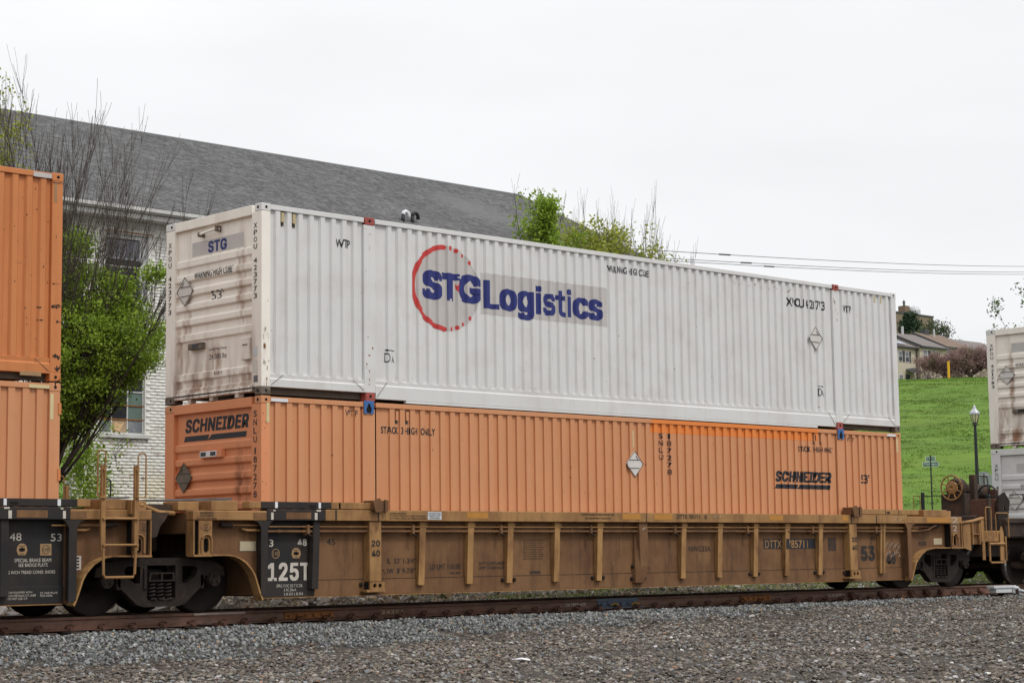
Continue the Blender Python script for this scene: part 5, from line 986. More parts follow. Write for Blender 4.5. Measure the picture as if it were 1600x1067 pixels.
T(tr, '23981', 'Y', 14.2, 14.75, -.03, .05, CH, rs_, (), -.01); T(tr, '11', 'Y', -2.15, -1.95, .036, .03, MATS['faded_yellow'], lambda x: YN-.0375, (), .02)
for x in (14.95, 15.95, 17.0, 17.55, 18.1, 19.0, 19.6): obj('rail_brace', MB().add([(x-.09, YN-.17, -.118), (x+.09, YN-.17, -.118), (x+.09, YN-.03, -.118), (x-.09, YN-.03, -.118), (x-.07, YN-.12, -.05), (x+.07, YN-.12, -.05), (x+.07, YN-.04, .02), (x-.07, YN-.04, .02)], [(0, 1, 5, 4), (4, 5, 6, 7), (0, 4, 7, 3), (1, 2, 6, 5), (2, 3, 7, 6), (0, 3, 2, 1)]), CLIPM, tr, bevel=.008)
o = obj('feather', fm, WTAPE, None, origin=(-1.62, -7.3, -.36)); tag(o, 'small white feather lying alone on the brown gravel', 'feather')
# sensor box clamped beside the rail
sb = empty('switch_sensor', (19.4, .0, -.17), 'pale grey metal sensor housing with conduit beside the rail at right', 'sensor box')
obj('housing_lid', MB().box(19.10, 19.96, -.20, .0, .005, .062), LIGHTGREY, sb, bevel=.01); obj('housing_body', MB().box(19.2, 19.82, -.18, -.02, -.09, .004), LIGHTGREY, sb, bevel=.006)
obj('conduit', MB().tube([(19.85, -.2, .0), (19.98, -.21, .01), (20.05, -.21, -.04), (20.07, -.21, -.16)], .035, 10), LIGHTGREY, sb, smooth=True); obj('conduit', MB().tube([(20.0, -.22, -.04), (20.25, -.33, -.1), (20.6, -.5, -.15), (21.2, -.85, -.21)], .03, 8), LIGHTGREY, sb, smooth=True)
obj('mounting_strap', MB().box(19.82, 19.90, -.21, -.0, -.11, .0), METALL, sb, bevel=.005); obj('support_leg', MB().box(19.5, 19.62, -.18, -.02, -.22, -.09), CASTST, sb)
# ------------------------------------------------------------------ brick building with the long grey roof
BY, XE = 14.0, 25.4
bb = empty('brick_building', (12, BY, .3), 'long white painted brick building with a huge grey shingle roof behind the train', 'building')
BRK = material('peeling_painted_brick', (.76, .755, .71), .85, .08, 1.3, bump=.08, bscale=25, facevar=.04,
    layers=(((.74, .68, .50), (.55, .55, .55), .42, .6, .85, (2.2, 4.0)), ((.25, .14, .095), (3.6, 3.6, 8), .58, .62, .65, (3.2, 5.2)), ((.30, .20, .15), (3, 3, 6), .63, .67, .6, None), ((.36, .27, .2), (9, 9, 17), .60, .64, .7, (4, 9)), ((.66, .68, .72), (1.2, 1.2, 1.2), .64, .7, .6, None), ((.30, .29, .27), (1.0, 1, .3), .6, .8, .35, None)))
MORT = material('painted_mortar', (.73, .72, .67), .9, .06, 3)
SHING = material('grey_shingles', (.158, .159, .160), .9, .12, 1.0, bump=.4, bscale=60, facevar=.24, layers=(((.10, .098, .10), (.5, .5, .5), .5, .75, .5, None),))
TRIM = material('weathered_white_trim', (.55, .55, .53), .7, .12, 3, layers=(((.2, .17, .13), (6, 6, 6), .58, .7, .6, None), (RUST, (9, 9, 20), .66, .74, .7, None)))
holes = ((5.68, 6.87, 3.66, 5.25), (5.80, 6.93, 6.7, 8.22), (5.11, 5.28, 2.6, 3.24))
wl = obj('wall', plate([[(5.0, 0), (XE-.1, 0), (XE-.1, 8.85), (5.0, 8.85)]]+[[(h[0], h[2]), (h[0], h[3]), (h[1], h[3]), (h[1], h[2])] for h in holes[:2]], BY+.003, BY+.35).box(-8, 5.0, BY+.5, BY+.8, 0, 8.85).box(XE-.4, XE-.1, BY+.35, BY+14, 0, 8.85), MORT, bb)
holes = ((5.68, 6.87, 3.66, 5.25), (5.80, 6.93, 6.7, 8.22), (5.11, 5.28, 2.6, 3.24))
V = []; Fq = []; var = []; row = 0; z = 1.0
while z < 8.75:
    x = 5.0-(.105 if row % 2 else 0)
    while x < 12:
        a, b = max(x+.003, 5.0), x+.207
        if not any(a < h[1] and b > h[0] and z+.068 > h[2] and z < h[3] for h in holes) and b-a > .04:
            d = BY+random.uniform(-.0015, .002); i = len(V)
            V += [(a, d, z+.0015), (b, d, z+.0015), (b, d, z+.0715), (a, d, z+.0715), (a, BY+.004, z+.001), (b, BY+.004, z+.001), (b, BY+.004, z+.072), (a, BY+.004, z+.072)]
            Fq += [(i, i+1, i+2, i+3), (i, i+4, i+5, i+1), (i+1, i+5, i+6, i+2), (i+2, i+6, i+7, i+3), (i+3, i+7, i+4, i)]; var += [random.random()]*5
        x += .21
    z += .073; row += 1
o = npmesh('brick', V, Fq, BRK, bb, var=var); o.parent = wl; o['kind'] = 'stuff'
# roof: courses of tabs
ZE, ZR, YE, YR = 8.79, 12.48, 13.55, 21.0
rf = obj('roof', MB().add([(-10, YE, ZE), (XE, YE, ZE), (XE, YR, ZR), (-10, YR, ZR), (XE, 28.5, ZE), (-10, 28.5, ZE), (-10, YE, ZE-.12), (XE, YE, ZE-.12), (XE, 28.5, ZE-.12), (-10, 28.5, ZE-.12)], [(0, 1, 2, 3), (3, 2, 4, 5), (6, 9, 8, 7), (0, 6, 7, 1), (1, 7, 8, 4, 2), (0, 3, 5, 9, 6)]), SHING, bb)
sl_ = math.hypot(YR-YE, ZR-ZE); nc = 60; uy, uz = (YR-YE)/sl_, (ZR-ZE)/sl_; V = []; Fq = []; var = []
for k in range(nc):
    a = sl_*k/nc; b = sl_*(k+1)/nc+.01; x = -4-.16*(k % 3)+random.uniform(0, .1); sag = lambda x, s: -.06*math.exp(-((x-21)/2.5)**2)*s/sl_*math.sin(math.pi*min(s/sl_, 1))
    while x < XE:
        w = random.choice((.09, .13, .17, .22)); x1 = min(x+w, XE); t0 = .016+random.uniform(-.003, .010); i = len(V); p = random.random()
        for xx, s, h in ((x, a, t0), (x1, a, t0), (x1, b, .006), (x, b, .006), (x, a, .0), (x1, a, .0)):
            h2 = h + sag(xx, s); V.append((xx, YE-.02+uy*s-uz*h2, ZE+uz*s+uy*h2+.004))
        Fq += [(i, i+1, i+2, i+3), (i, i+4, i+5, i+1)]; var += [p, p*.3]; x = x1+.006
o = npmesh('shingle', V, Fq, SHING, bb, var=var); o.parent = rf; o['kind'] = 'stuff'
q = obj('ridge_cap', MB().prism([(YR-.14, ZR-.045), (YR, ZR+.035), (YR+.14, ZR-.045), (YR, ZR+.0)], 'x', -10, XE), SHING, bb); q.parent = rf
q = obj('rake_board', MB().add([(XE+.002, YE, ZE-.14), (XE+.002, YR, ZR-.14), (XE+.002, YR, ZR+.02), (XE+.002, YE, ZE+.02), (XE+.03, YE, ZE-.14), (XE+.03, YR, ZR-.14), (XE+.03, YR, ZR+.02), (XE+.03, YE, ZE+.02)], [(0, 1, 2, 3), (4, 7, 6, 5), (0, 4, 5, 1), (2, 6, 7, 3), (0, 3, 7, 4), (1, 5, 6, 2)]), SHING, bb); q.parent = rf
obj('eave_gutter', MB().prism([(YE-.12, ZE-.02), (YE-.12, ZE-.10), (YE-.04, ZE-.14), (YE+.02, ZE-.14), (YE+.02, ZE-.02)], 'x', -10, XE), TRIM, bb); obj('eave_soffit', MB().box(-10, XE-.02, YE+.022, BY+.1, ZE-.26, ZE-.15), TRIM, bb)
obj('frieze_board', MB().box(5.0, XE-.1, BY-.03, BY+.03, 8.42, 8.53), TRIM, bb)
obj('downpipe', MB().tube([(4.96, BY-.02, .3), (4.96, BY-.02, 8.5)], .045, 10), TRIM, bb); obj('dark_shutter', MB().box(5.115, 5.275, BY-.02, BY+.03, 2.62, 3.225), material('olive_black_board', (.035, .04, .025), .7, .2, 8), bb)
GL = material('dusty_glass', (.16, .17, .19), .18, .3, 3, layers=(((.35, .36, .36), (3, 3, 3), .5, .75, .6, None),)); GLD = material('dark_glass', (.025, .026, .03), .12, .3, 3); GRN = material('green_panel', (.12, .175, .15), .5, .1, 4); CARD = material('cardboard', (.42, .31, .19), .85, .12, 4)
BLIND = material('grey_blind', (.20, .21, .245), .6, .08, 3)
w = obj('window', MB().box(5.68, 6.87, BY+.10, BY+.13, 3.68, 5.25), HOLE, bb)
def sub(n, mb, m, p=w): q = obj(n, mb, m, bb); q.parent = p
for xa, xb in ((5.68, 5.715), (6.018, 6.045), (6.43, 6.46), (6.835, 6.87)): sub('window_bar', MB().box(xa, xb, BY+.06, BY+.098, 3.68, 5.25), TRIM)
for za, m2 in ((3.995, JOINTM), (4.31, JOINTM), (4.62, TRIM), (4.93, TRIM), (3.68, TRIM)): sub('window_bar', MB().box(5.68, 6.87, BY+.055, BY+.097, za, za+.028), m2)
cols_ = ((5.72, 6.015), (6.048, 6.427), (6.463, 6.832)); rows_ = ((3.71, 3.99, (GL, CARD, GL)), (4.025, 4.305, (GLD, GLD, GRN)), (4.34, 4.615, (GLD, GLD, GRN)), (4.65, 4.925, (GL, GLD, GLD)))
for z0, z1, ms_ in rows_:
    for (a, b), m2 in zip(cols_, ms_): sub('pane', MB().box(a, b, BY+.075, BY+.085, z0, z1), m2)
sub('broken_card', MB().add([(6.09, BY+.07, 3.78), (6.25, BY+.07, 3.74), (6.38, BY+.07, 3.95), (6.27, BY+.07, 3.90), (6.13, BY+.07, 3.96)], [(0, 1, 2, 3, 4)]), material('pale_card', (.62, .43, .24), .9, .1, 5))
obj('window_sill', MB().box(5.66, 6.97, BY-.07, BY+.12, 3.58, 3.675), TRIM, bb, bevel=.01)
w2 = obj('window', MB().box(5.80, 6.93, BY+.12, BY+.15, 6.7, 8.22), HOLE, bb)
for n_, bx_, m2 in (('window_frame', (5.80, 6.93, BY+.04, BY+.115, 8.12, 8.22), TRIM), ('window_frame', (6.73, 6.93, BY+.06, BY+.115, 6.7, 8.12), LIGHTGREY), ('window_frame', (5.80, 5.85, BY+.06, BY+.115, 6.7, 8.12), TRIM), ('pane', (5.85, 6.715, BY+.09, BY+.10, 7.68, 8.10), BLIND), ('window_frame', (5.85, 6.715, BY+.085, BY+.11, 7.655, 7.68), TRIM), ('pane', (5.85, 6.715, BY+.09, BY+.10, 7.5, 7.654), GLD), ('window_frame', (5.85, 6.715, BY+.085, BY+.11, 7.475, 7.499), TRIM), ('pane', (5.85, 6.715, BY+.09, BY+.10, 6.85, 7.474), GLD), ('window_frame', (5.85, 6.715, BY+.085, BY+.11, 6.82, 6.849), TRIM), ('window_bar', (6.80, 6.82, BY+.05, BY+.059, 6.7, 8.12), TRIM)): sub(n_, MB().box(*bx_), m2, w2)
obj('window_lintel', MB().box(5.64, 7.11, BY-.05, BY+.02, 8.37, 8.40), TRIM, bb); obj('window_lintel', MB().box(5.78, 7.4, BY-.035, BY+.02, 8.215, 8.24), TRIM, bb); obj('rusty_lintel', MB().box(5.78, 7.05, BY-.02, BY+.03, 8.245, 8.275), JOINTM, bb)
for k in range(3): obj('hanging_wire', MB().tube([(6.55-.12*k, BY-.012, 3.57), (6.3-.1*k, BY-.014, 3.42), (6.12-.04*k, BY-.014, 3.22), (6.13, BY-.012, 2.95+.1*k)], .006, 4), BLACKM, bb)
for k, (x, mm_) in enumerate(((15.86, WTAPE), (16.19, BLACKM))):
    zz = ZE+.4953*(15.55-YE); v_ = obj('roof_vent', MB().tube([(x, 15.55, zz-.05), (x, 15.55, zz+.20)], .05, 12), BLACKM, bb, smooth=True)
    q = obj('vent_elbow', MB().tube([(x, 15.55, zz+.18)] + [(x+.10-.10*math.cos(rad(a)), 15.55, zz+.2+.10*math.sin(rad(a))) for a in (10, 45, 90, 135, 170)] + [(x+.2, 15.55, zz+.13)], .052, 12), mm_, bb, smooth=True); q.parent = v_
# ------------------------------------------------------------------ trees
BARK = material('dark_bark', (.07, .055, .045), .9, .25, 6, bump=.5); BARKP = material('pale_grey_twigs', (.16, .135, .125), .9, .2, 6)
LEAFG = material('spring_green_leaves', (.235, .35, .036), .55, .12, 1.2, facevar=.55, translucent=.35, spec=.3); LEAFY = material('yellow_green_leaves', (.33, .37, .06), .6, .12, 1.2, facevar=.45, translucent=.35, spec=.3)
LEAFD = material('dark_needles', (.035, .062, .03), .7, .2, .3, facevar=.4); BLOSS = material('faded_pink_blossom', (.34, .215, .205), .8, .25, .35, facevar=.5, translucent=.2, layers=(((.15, .15, .07), (.5, .5, .5), .50, .62, .6, None),))
def branches(mb_list, p, d, L_, r, depth, rnd, up=.35, kids=(3, 5), spread=.5, jit=.07):
    n = 6; pts = [p.copy()]; q = p.copy(); dd = d.normalized()
    for i in range(n):
        dd = (dd + Vector((rnd.gauss(0, jit), rnd.gauss(0, jit), up/n))).normalized(); q = q+dd*(L_/n); pts.append(q.copy())
    rs = [max(r*(1-.85*i/n), .003) for i in range(n+1)]; mb_list.tube(pts, rs, 5 if depth else 4)
    tips = [(pts[-1], dd)]
    if depth:
        for k in range(rnd.randint(*kids)):
            i = rnd.randint(1, n-1); a = rnd.uniform(0, 6.28); s = Vector((math.cos(a), math.sin(a), 0))*spread
            nd = ((pts[i+1]-pts[i]).normalized()+s+Vector((0, 0, .15))).normalized(); tips += branches(mb_list, pts[i], nd, L_*rnd.uniform(.35, .6)*(1-.4*i/n), rs[i]*.6, depth-1, rnd, up, kids, spread, jit)
    return tips
def leaves(name, cent, spread, per, size, mat, parent, rnd_seed=0, droop=0.0):
    R_ = np.random.default_rng(rnd_seed); C = np.repeat(np.array(cent), per, 0); n = len(C)
    P_ = C + R_.normal(0, 1, (n, 3))*np.array(spread); a = R_.normal(0, 1, (n, 3)); a[:, 2] -= droop; a /= np.linalg.norm(a, axis=1, keepdims=True)
    b = np.cross(a, R_.normal(0, 1, (n, 3))); b /= np.linalg.norm(b, axis=1, keepdims=True); s = R_.uniform(.6, 1.3, (n, 1))*size
    nn = np.cross(a, b)*s*.12; V = np.stack([P_-a*s*.5, P_+b*s*.28+nn, P_+a*s*.5, P_-b*s*.28+nn], 1).reshape(-1, 3)
    cv = np.repeat(R_.random(len(cent)), per)*.5+R_.random(n)*.5
    o = npmesh(name, V, np.arange(4*n).reshape(-1, 4), mat, parent, var=cv); o['kind'] = 'stuff'; return o
IR = Vector((math.cos(YAW), -math.sin(YAW), 0)); IF = Vector((math.sin(YAW), math.cos(YAW), 0))
def tree(name, label, base, build): t = empty(name, base, label, 'tree', None); build(t); return t
def t1(t):       # large street tree: fan of bare upright limbs, leafy lower crown
    rnd = random.Random(4); B0 = Vector((1.35, 8.8, .15)); tk = MB().tube([B0, B0+Vector((.03, 0, 1.4)), B0+Vector((.0, .03, 2.6))], [.17, .13, .11], 10); obj('trunk', tk, BARK, t)
    br = MB()
    for k in range(36):
        la = rnd.uniform(-.35, 1.0)**1 ; a = la*.62 if la > 0 else la*.5; p = B0+Vector((0, 0, rnd.uniform(1.9, 3.4)))+IR*max(0, a)*.5
        top = 8.95-1.35*max(0, a*3.2)+rnd.uniform(-1.1, .25); d = (IR*math.tan(a)*1.15+IF*rnd.uniform(-.28, .28)+Vector((0, 0, 1))).normalized()
        branches(br, p, d, (top-p.z)/max(.5, d.z)*.98, rnd.uniform(.018, .038), 2, rnd, .35, (7, 10), .30, .05)
    obj('bare_limbs', br, BARK, t, smooth=True)
    C = []
    R_ = np.random.default_rng(2)
    def blob(n, a0, z0, ra, rz, rd, sh=0.45):
        for _ in range(n):
            v = R_.normal(0, 1, 3); v /= np.linalg.norm(v); v *= (sh+(1-sh)*R_.random())**.6
            q = B0+IR*(a0+v[0]*ra)+IF*(v[1]*rd)+Vector((0, 0, z0-B0.z+v[2]*rz)); C.append((q.x, q.y, q.z))
    blob(230, .95, 4.85, 1.05, .95, 1.1); blob(120, 1.6, 4.95, .66, .72, .8); blob(75, .85, 5.8, .72, .6, .7); blob(60, .75, 4.0, .8, .42, .9); blob(30, .62, 6.6, .22, .5, .4); blob(60, .40, 3.55, .45, .45, .6); blob(50, .9, 4.1, .6, .4, .7); blob(24, 1.5, 5.85, .28, .35, .3); blob(12, 2.1, 6.2, .22, .13, .25)
    leaves('leaf_crown', C, (.12, .12, .075), 62, .066, LEAFG, t, 3, .3)
    tw = MB()
    for c in C[::3]:
        c = Vector(c); p = B0+Vector((0, 0, 2.4))+IR*.3; m_ = p.lerp(c, .75)+Vector((0, 0, .2)); tw.tube([p.lerp(m_, .5), m_, c], [.012, .009, .004], 4)
    obj('leafy_twigs', tw, BARK, t)
tree('street_tree', 'large tree with bare fanned upper limbs and bright green lower leaves left of centre', (1.35, 8.8, .15), t1)
def t0(t):
    rnd = random.Random(14); B0 = Vector((.42, 9.3, .15)); obj('trunk', MB().tube([B0, B0+Vector((0, 0, 3))], [.15, .10], 10), BARK, t); br = MB(); tips = []
    for k in range(12):
        a = rnd.uniform(-.16, .045); d = (IR*a+IF*rnd.uniform(-.1, .1)+Vector((0, 0, 1))).normalized(); tips += branches(br, B0+Vector((0, 0, 2.5)), d, rnd.uniform(4.7, 5.9), .035, 2, rnd, .5, (5, 8), .22, .04)
    obj('bare_limbs', br, BARK, t); C = [tuple(p+Vector((rnd.gauss(0, .1), rnd.gauss(0, .1), rnd.gauss(0, .2)))) for p, d in tips if p.z > 5.5]
    leaves('leaf_crown', C, (.09, .09, .12), 14, .08, LEAFY, t, 5)
tree('street_tree', 'thin tree with sparse yellow green leaves at the far left edge', (.42, 9.3, .15), t0)
bsh = empty('climbing_shrub', (5.1, 13.0, .3), 'leafy shrub climbing the downpipe of the brick wall', 'shrub')
C = [(4.7+.55*random.gauss(0, .5), 12.9+random.uniform(-.3, .5), 1.2+2.6*random.random()**1.2) for _ in range(120)]; leaves('foliage', C, (.14, .12, .14), 36, .085, LEAFG, bsh, 8, .2)
obj('stem', MB().tube([(4.9, 13.2, .3), (4.8, 13.1, 1.6), (4.7, 13.0, 3.2)], [.03, .02, .008], 6), BARK, bsh)
def colt(seed, bx, by, ztop, width, nb, leafz, leafm, dens, label, bark=BARKP, cone=False, k_leaf=1.0):
    def f(t):
        rnd = random.Random(seed); B0 = Vector((bx, by, .15)); obj('trunk', MB().tube([B0, B0+Vector((0, 0, 2.8))], [.14, .10], 10), BARK, t); br = MB(); tips = []
        for k in range(nb):
            u = (k+.5)/nb*2-1; d = (IR*u*width/9.5+IF*rnd.uniform(-.08, .08)+Vector((0, 0, 1))).normalized(); hh = ztop-2.7-abs(u)*(2.2 if cone else .9)*abs(u)+rnd.uniform(-.7, .1)
            tips += branches(br, B0+Vector((0, 0, 2.5))+IR*u*width*.12, d, hh, .034, 2, rnd, .5, (5, 8), .20, .035)
        obj('bare_limbs', br, bark, t, smooth=True)
        C = []
        for p, d in tips:
            if leafz[0] < p.z < leafz[1] and rnd.random() < k_leaf: C.append(tuple(p+Vector((rnd.gauss(0, .08), rnd.gauss(0, .08), rnd.gauss(0, .15)))))
        for _ in range(int(dens*10)):
            zz = rnd.uniform(leafz[0], leafz[1]); wv = width*.5*(1-(max(0, zz-5)/(ztop-5))**1.5 if cone else .9)
            q = B0+IR*rnd.uniform(-wv, wv)+IF*rnd.uniform(-.5, .5); C.append((q.x, q.y, zz))
        leaves('leaf_crown', C, (.085, .085, .11), 18, .095, leafm, t, seed, .1)
    return tree('street_tree', label, (bx, by, .15), f)
colt(21, 14.85, 9.0, 8.7, 2.1, 12, (6.5, 9.25), LEAFG, 62, 'bright green conical tree in front of the gable end, above the white container', BARK, True)
colt(22, 16.45, 9.2, 8.75, 1.7, 18, (7.0, 8.9), LEAFY, 14, 'bare twigged tree with yellow green leaves, next to the green conical tree', k_leaf=.3)
colt(23, 17.3, 9.2, 8.5, 1.1, 8, (6.5, 8.7), LEAFY, 14, 'slim half leafed tree between the two bare twigged ones above the container', k_leaf=.4)
colt(24, 18.25, 9.1, 8.65, 2.2, 24, (6.0, 8.3), LEAFY, 4, 'completely bare twigged tree, rightmost of those above the container', k_leaf=.05)
def tb(t):
    rnd = random.Random(6); B0 = Vector((40.6, 9.8, .3)); obj('trunk', MB().tube([B0, B0+Vector((0, 0, 5.5))], [.2, .12], 10), BARK, t); br = MB(); tips = []
    for k in range(13):
        a = rnd.uniform(-1.2, .6); d = (IR*a*.75+IF*rnd.uniform(-.4, .4)+Vector((0, 0, .75))).normalized(); tips += branches(br, B0+Vector((0, 0, rnd.uniform(4.5, 6))), d, rnd.uniform(2.6, 4.1), .05, 2, rnd, .1, (4, 6), .5)
    obj('bare_limbs', br, BARK, t); leaves('leaf_crown', [tuple(p) for p, d in tips], (.14, .14, .12), 14, .11, material('grey_green_leaves', (.09, .155, .05), .6, .15, 1, facevar=.5, translucent=.3), t, 9)
tree('street_tree', 'grey green tree reaching in above the right edge container', (40.6, 9.8, .3), tb)
# ------------------------------------------------------------------ the street at the foot of the hill
gzf = lambda x, y: float(gz(x, y))
lx, ly = 56.4, 24.4; z0 = gzf(lx, ly); lp = empty('street_lamp', (lx, ly, z0), 'black victorian street lamp post standing before the grass hill', 'street lamp')
obj('lamp_post', MB().lathe([(0, .22), (.35, .2), (.45, .12), (.9, .09), (4.35-z0+2.0, .062), (6.40-z0, .06)], (lx, ly, z0), 'z', 16), BLACKM, lp, smooth=True)
obj('lamp_collar', MB().lathe([(0, .06), (.04, .13), (.10, .10), (.14, .12)], (lx, ly, 6.36), 'z', 16), BLACKM, lp)
obj('lamp_glass', MB().lathe([(0, .10), (.30, .19), (.36, .20)], (lx, ly, 6.5), 'z', 8), material('cream_lamp_glass', (.55, .5, .33), .2, .1, 6), lp)
for k in range(8):
    a = math.pi/4*k; obj('lamp_rib', MB().tube([(lx+.105*math.cos(a), ly+.105*math.sin(a), 6.5), (lx+.205*math.cos(a), ly+.205*math.sin(a), 6.86)], .012, 5), BLACKM, lp)
obj('lamp_hood', MB().lathe([(0, .22), (.05, .23), (.12, .20), (.22, .12), (.26, .07), (.30, .08), (.36, .045), (.42, .02), (.46, .0)], (lx, ly, 6.86), 'z', 20), material('pale_lamp_hood', (.42, .44, .47), .25, .1, 6, metal=.3), lp, smooth=True)
SG = material('street_sign_green', (.012, .12, .07), .4, .1, 6)
sx, sy = 50.9, 23.05; z0 = gzf(sx, sy); sn = empty('street_sign', (sx, sy, z0), 'green street name sign on a thin dark post before the grass hill', 'street sign'); obj('sign_post', MB().tube([(sx, sy, z0), (sx, sy, 4.85)], .03, 8), BLACKM, sn)
def board(t, n, x, y, z, w, h, th, ang, mat, edge):
    u = Vector((math.cos(ang), math.sin(ang), 0)); v = Vector((-u.y, u.x, 0)); P0 = Vector((x, y, z))
    def B(w_, h_, t0, t1): return [P0+u*a+v*b+Vector((0, 0, c)) for a in (-w_/2, w_/2) for b in (t0, t1) for c in (-h_/2, h_/2)]
    fs = [(0, 1, 3, 2), (4, 6, 7, 5), (0, 4, 5, 1), (2, 3, 7, 6), (0, 2, 6, 4), (1, 5, 7, 3)]
    o = obj(n, MB().add(B(w, h, -th, th), fs), edge, t); q = obj(n+'_face', MB().add(B(w-.035, h-.035, -th-.002, -th-.0005), fs), mat, t); q.parent = o
    return P0, u, v, o
def board_text(t, o, body, P0, u, v, w, h, th, mat):
    bm = fit(text_bm(body), -w/2, w/2, 0, h); off = wloc(t); me = bpy.data.meshes.new('lettering'); me.from_pydata([tuple(P0+u*q.co.x-v*(th+.004)+Vector((0, 0, q.co.y))-off) for q in bm.verts], [], [tuple(x.index for x in f.verts) for f in bm.faces]); bm.free(); q = link('lettering', me, mat, t); q.parent = o
AF = -YAW+rad(-8)
P0, u, v, o = board(sn, 'name_board', sx, sy, 4.46, .66, .20, .012, AF, SG, WTAPE); board_text(sn, o, 'Washington', P0, u, v, .56, .13, .012, WTAPE)
P0, u, v, o = board(sn, 'name_board', sx, sy, 4.69, .40, .19, .012, AF, SG, WTAPE); board_text(sn, o, 'N 4th St', P0, u, v, .30, .09, .012, WTAPE)
tx, ty = 56.95, 24.35; z0 = gzf(tx, ty)
st = empty('stop_sign', (56.95, 24.4, z0), 'octagonal sign seen from behind beside the lamp post', 'road sign'); c = Vector((56.97, 24.42, 3.96)); u = Vector((math.cos(AF), math.sin(AF), 0)); v = Vector((-u.y, u.x, 0)); R8 = .40
ring = [c+u*R8*math.cos(rad(22.5+45*k))+Vector((0, 0, R8*math.sin(rad(22.5+45*k)))) for k in range(8)]; obj('sign_plate', MB().hull([p-v*.004 for p in ring], [p+v*.004 for p in ring]), material('bare_sign_back', (.26, .28, .29), .5, .06, 6), st)
obj('sign_post', MB().tube([c-v*.05+Vector((0, 0, .28)), c-v*.05-Vector((0, 0, 2.6))], .035, 6), CLIPD, st)
for dz in (.22, -.22): obj('sign_bracket', MB().tube([c-v*.03-u*.2+Vector((0, 0, dz)), c-v*.03+u*.2+Vector((0, 0, dz))], .018, 6), METALL, st)
# overhead wires
for k, (za, zb, off_) in enumerate(((14.95, 21.75, 0), (14.72, 21.35, .6), (14.68, 21.2, 1.0))):
    A = Vector((44.0, 34.6+off_, za-.55)); Bq = Vector((130.0, 58.5+off_, zb+2.95)); pts = [A.lerp(Bq, i/24)-Vector((0, 0, (.35)*math.sin(math.pi*i/24))) for i in range(25)]
    o = obj('overhead_wire', MB().tube(pts, .016, 5), BLACKM, None, origin=tuple(A)); tag(o, ('uppermost', 'middle', 'lowest')[k]+' of the three overhead wires crossing the sky at right', 'power line', 'overhead wires')
    q = obj('wire_sleeve', MB().tube([pts[3+k], pts[3+k].lerp(pts[4+k], .35)], .04, 6), BLACKM, None, origin=tuple(A)); q.parent = o; q.location = (0, 0, 0)
# ------------------------------------------------------------------ hilltop
SIDE = material('cream_siding', (.56, .50, .39), .8, .06, .5, layers=(((.48, .43, .34), (.01, .01, 7), .45, .55, .5, None),)); RFG = material('grey_brown_roof', (.17, .15, .14), .9, .15, 2); RFB = material('brown_roof', (.175, .125, .095), .9, .15, 2); DKT = material('dark_trim', (.06, .065, .07), .7, .1, 3)
def rowhouse(X0, X1, yf, ze, zr, mat, label, wins, extra=None, low=()):
    t = empty('row_house', ((X0+X1)/2, yf, 21.0), label, 'house', 'row houses on the hilltop')
    obj('wall', MB().box(X0, X1, yf, yf+9, 19.5, ze), SIDE, t); ov = .35
    yr = yf+4.6; rf = MB().add([(X0-.1, yf-ov, ze-.05), (X1+.1, yf-ov, ze-.05), (X1+.1, yr, zr), (X0-.1, yr, zr), (X1+.1, yf+9.3, ze-.05), (X0-.1, yf+9.3, ze-.05)] , [(0, 1, 2, 3), (3, 2, 4, 5), (0, 3, 5), (1, 4, 2), (0, 5, 4, 1)])
    obj('roof', rf, mat, t); obj('gutter', MB().box(X0-.1, X1+.1, yf-ov-.1, yf-ov, ze-.24, ze-.06), DKT, t); obj('rake_board', MB().add([(X0-.14, yf-ov, ze-.25), (X0-.14, yf-ov, ze), (X0-.14, yr, zr+.05), (X0-.14, yr, zr-.22), (X0-.09, yf-ov, ze-.25), (X0-.09, yf-ov, ze), (X0-.09, yr, zr+.05), (X0-.09, yr, zr-.22)], [(0, 1, 2, 3), (4, 7, 6, 5), (0, 4, 5, 1), (1, 5, 6, 2), (2, 6, 7, 3), (3, 7, 4, 0)]), DKT, t)
    for (a, b, z0, z1) in wins:
        w = obj('window', MB().box(a, b, yf-.06, yf-.001, z0, z1), WTAPE, t)
        n_ = 2 if b-a > 1.2 else 1
        for k in range(n_):
            aa = a+(b-a)*k/n_+.07; bb_ = a+(b-a)*(k+1)/n_-.07
            for (c0, c1) in ((z0+.07, (z0+z1)/2-.03), ((z0+z1)/2+.03, z1-.07)): q = obj('pane', MB().box(aa, bb_, yf-.075, yf-.0605, c0, c1), GL if k == 0 and c0 > z0+.2 else GLD, t); q.parent = w
    for (a, b, z0, z1) in low: obj('shutter', MB().box(a, b, yf-.05, yf-.001, z0, z1), DKT, t)
    return t
h1 = rowhouse(166, 178.8, 112, 25.75, 27.9, RFG, 'cream row house with dark shutters and a solar panel, leftmost on the hilltop', ((175.0, 175.8, 23.8, 25.1), (176.4, 177.2, 23.8, 25.1), (175.0, 175.8, 21.3, 22.25), (172.6, 173.4, 23.8, 25.1), (170.8, 171.6, 23.8, 25.1)), low=((175.9, 176.3, 23.8, 25.15), (177.3, 177.6, 23.8, 25.15), (176.4, 177.25, 20.9, 22.3)))
obj('door_awning', MB().add([(176.2, 110.9, 22.45), (178.5, 110.9, 22.45), (178.3, 112, 22.95), (176.5, 112, 22.95), (177.35, 110.9, 23.1), (177.35, 112, 23.1)], [(0, 4, 5, 3), (1, 2, 5, 4), (0, 1, 4), (0, 3, 2, 1)]), DKT, h1); obj('awning_brace', MB().tube([(177.5, 112, 21.5), (178.4, 110.95, 22.5)], .05, 5), WTAPE, h1)
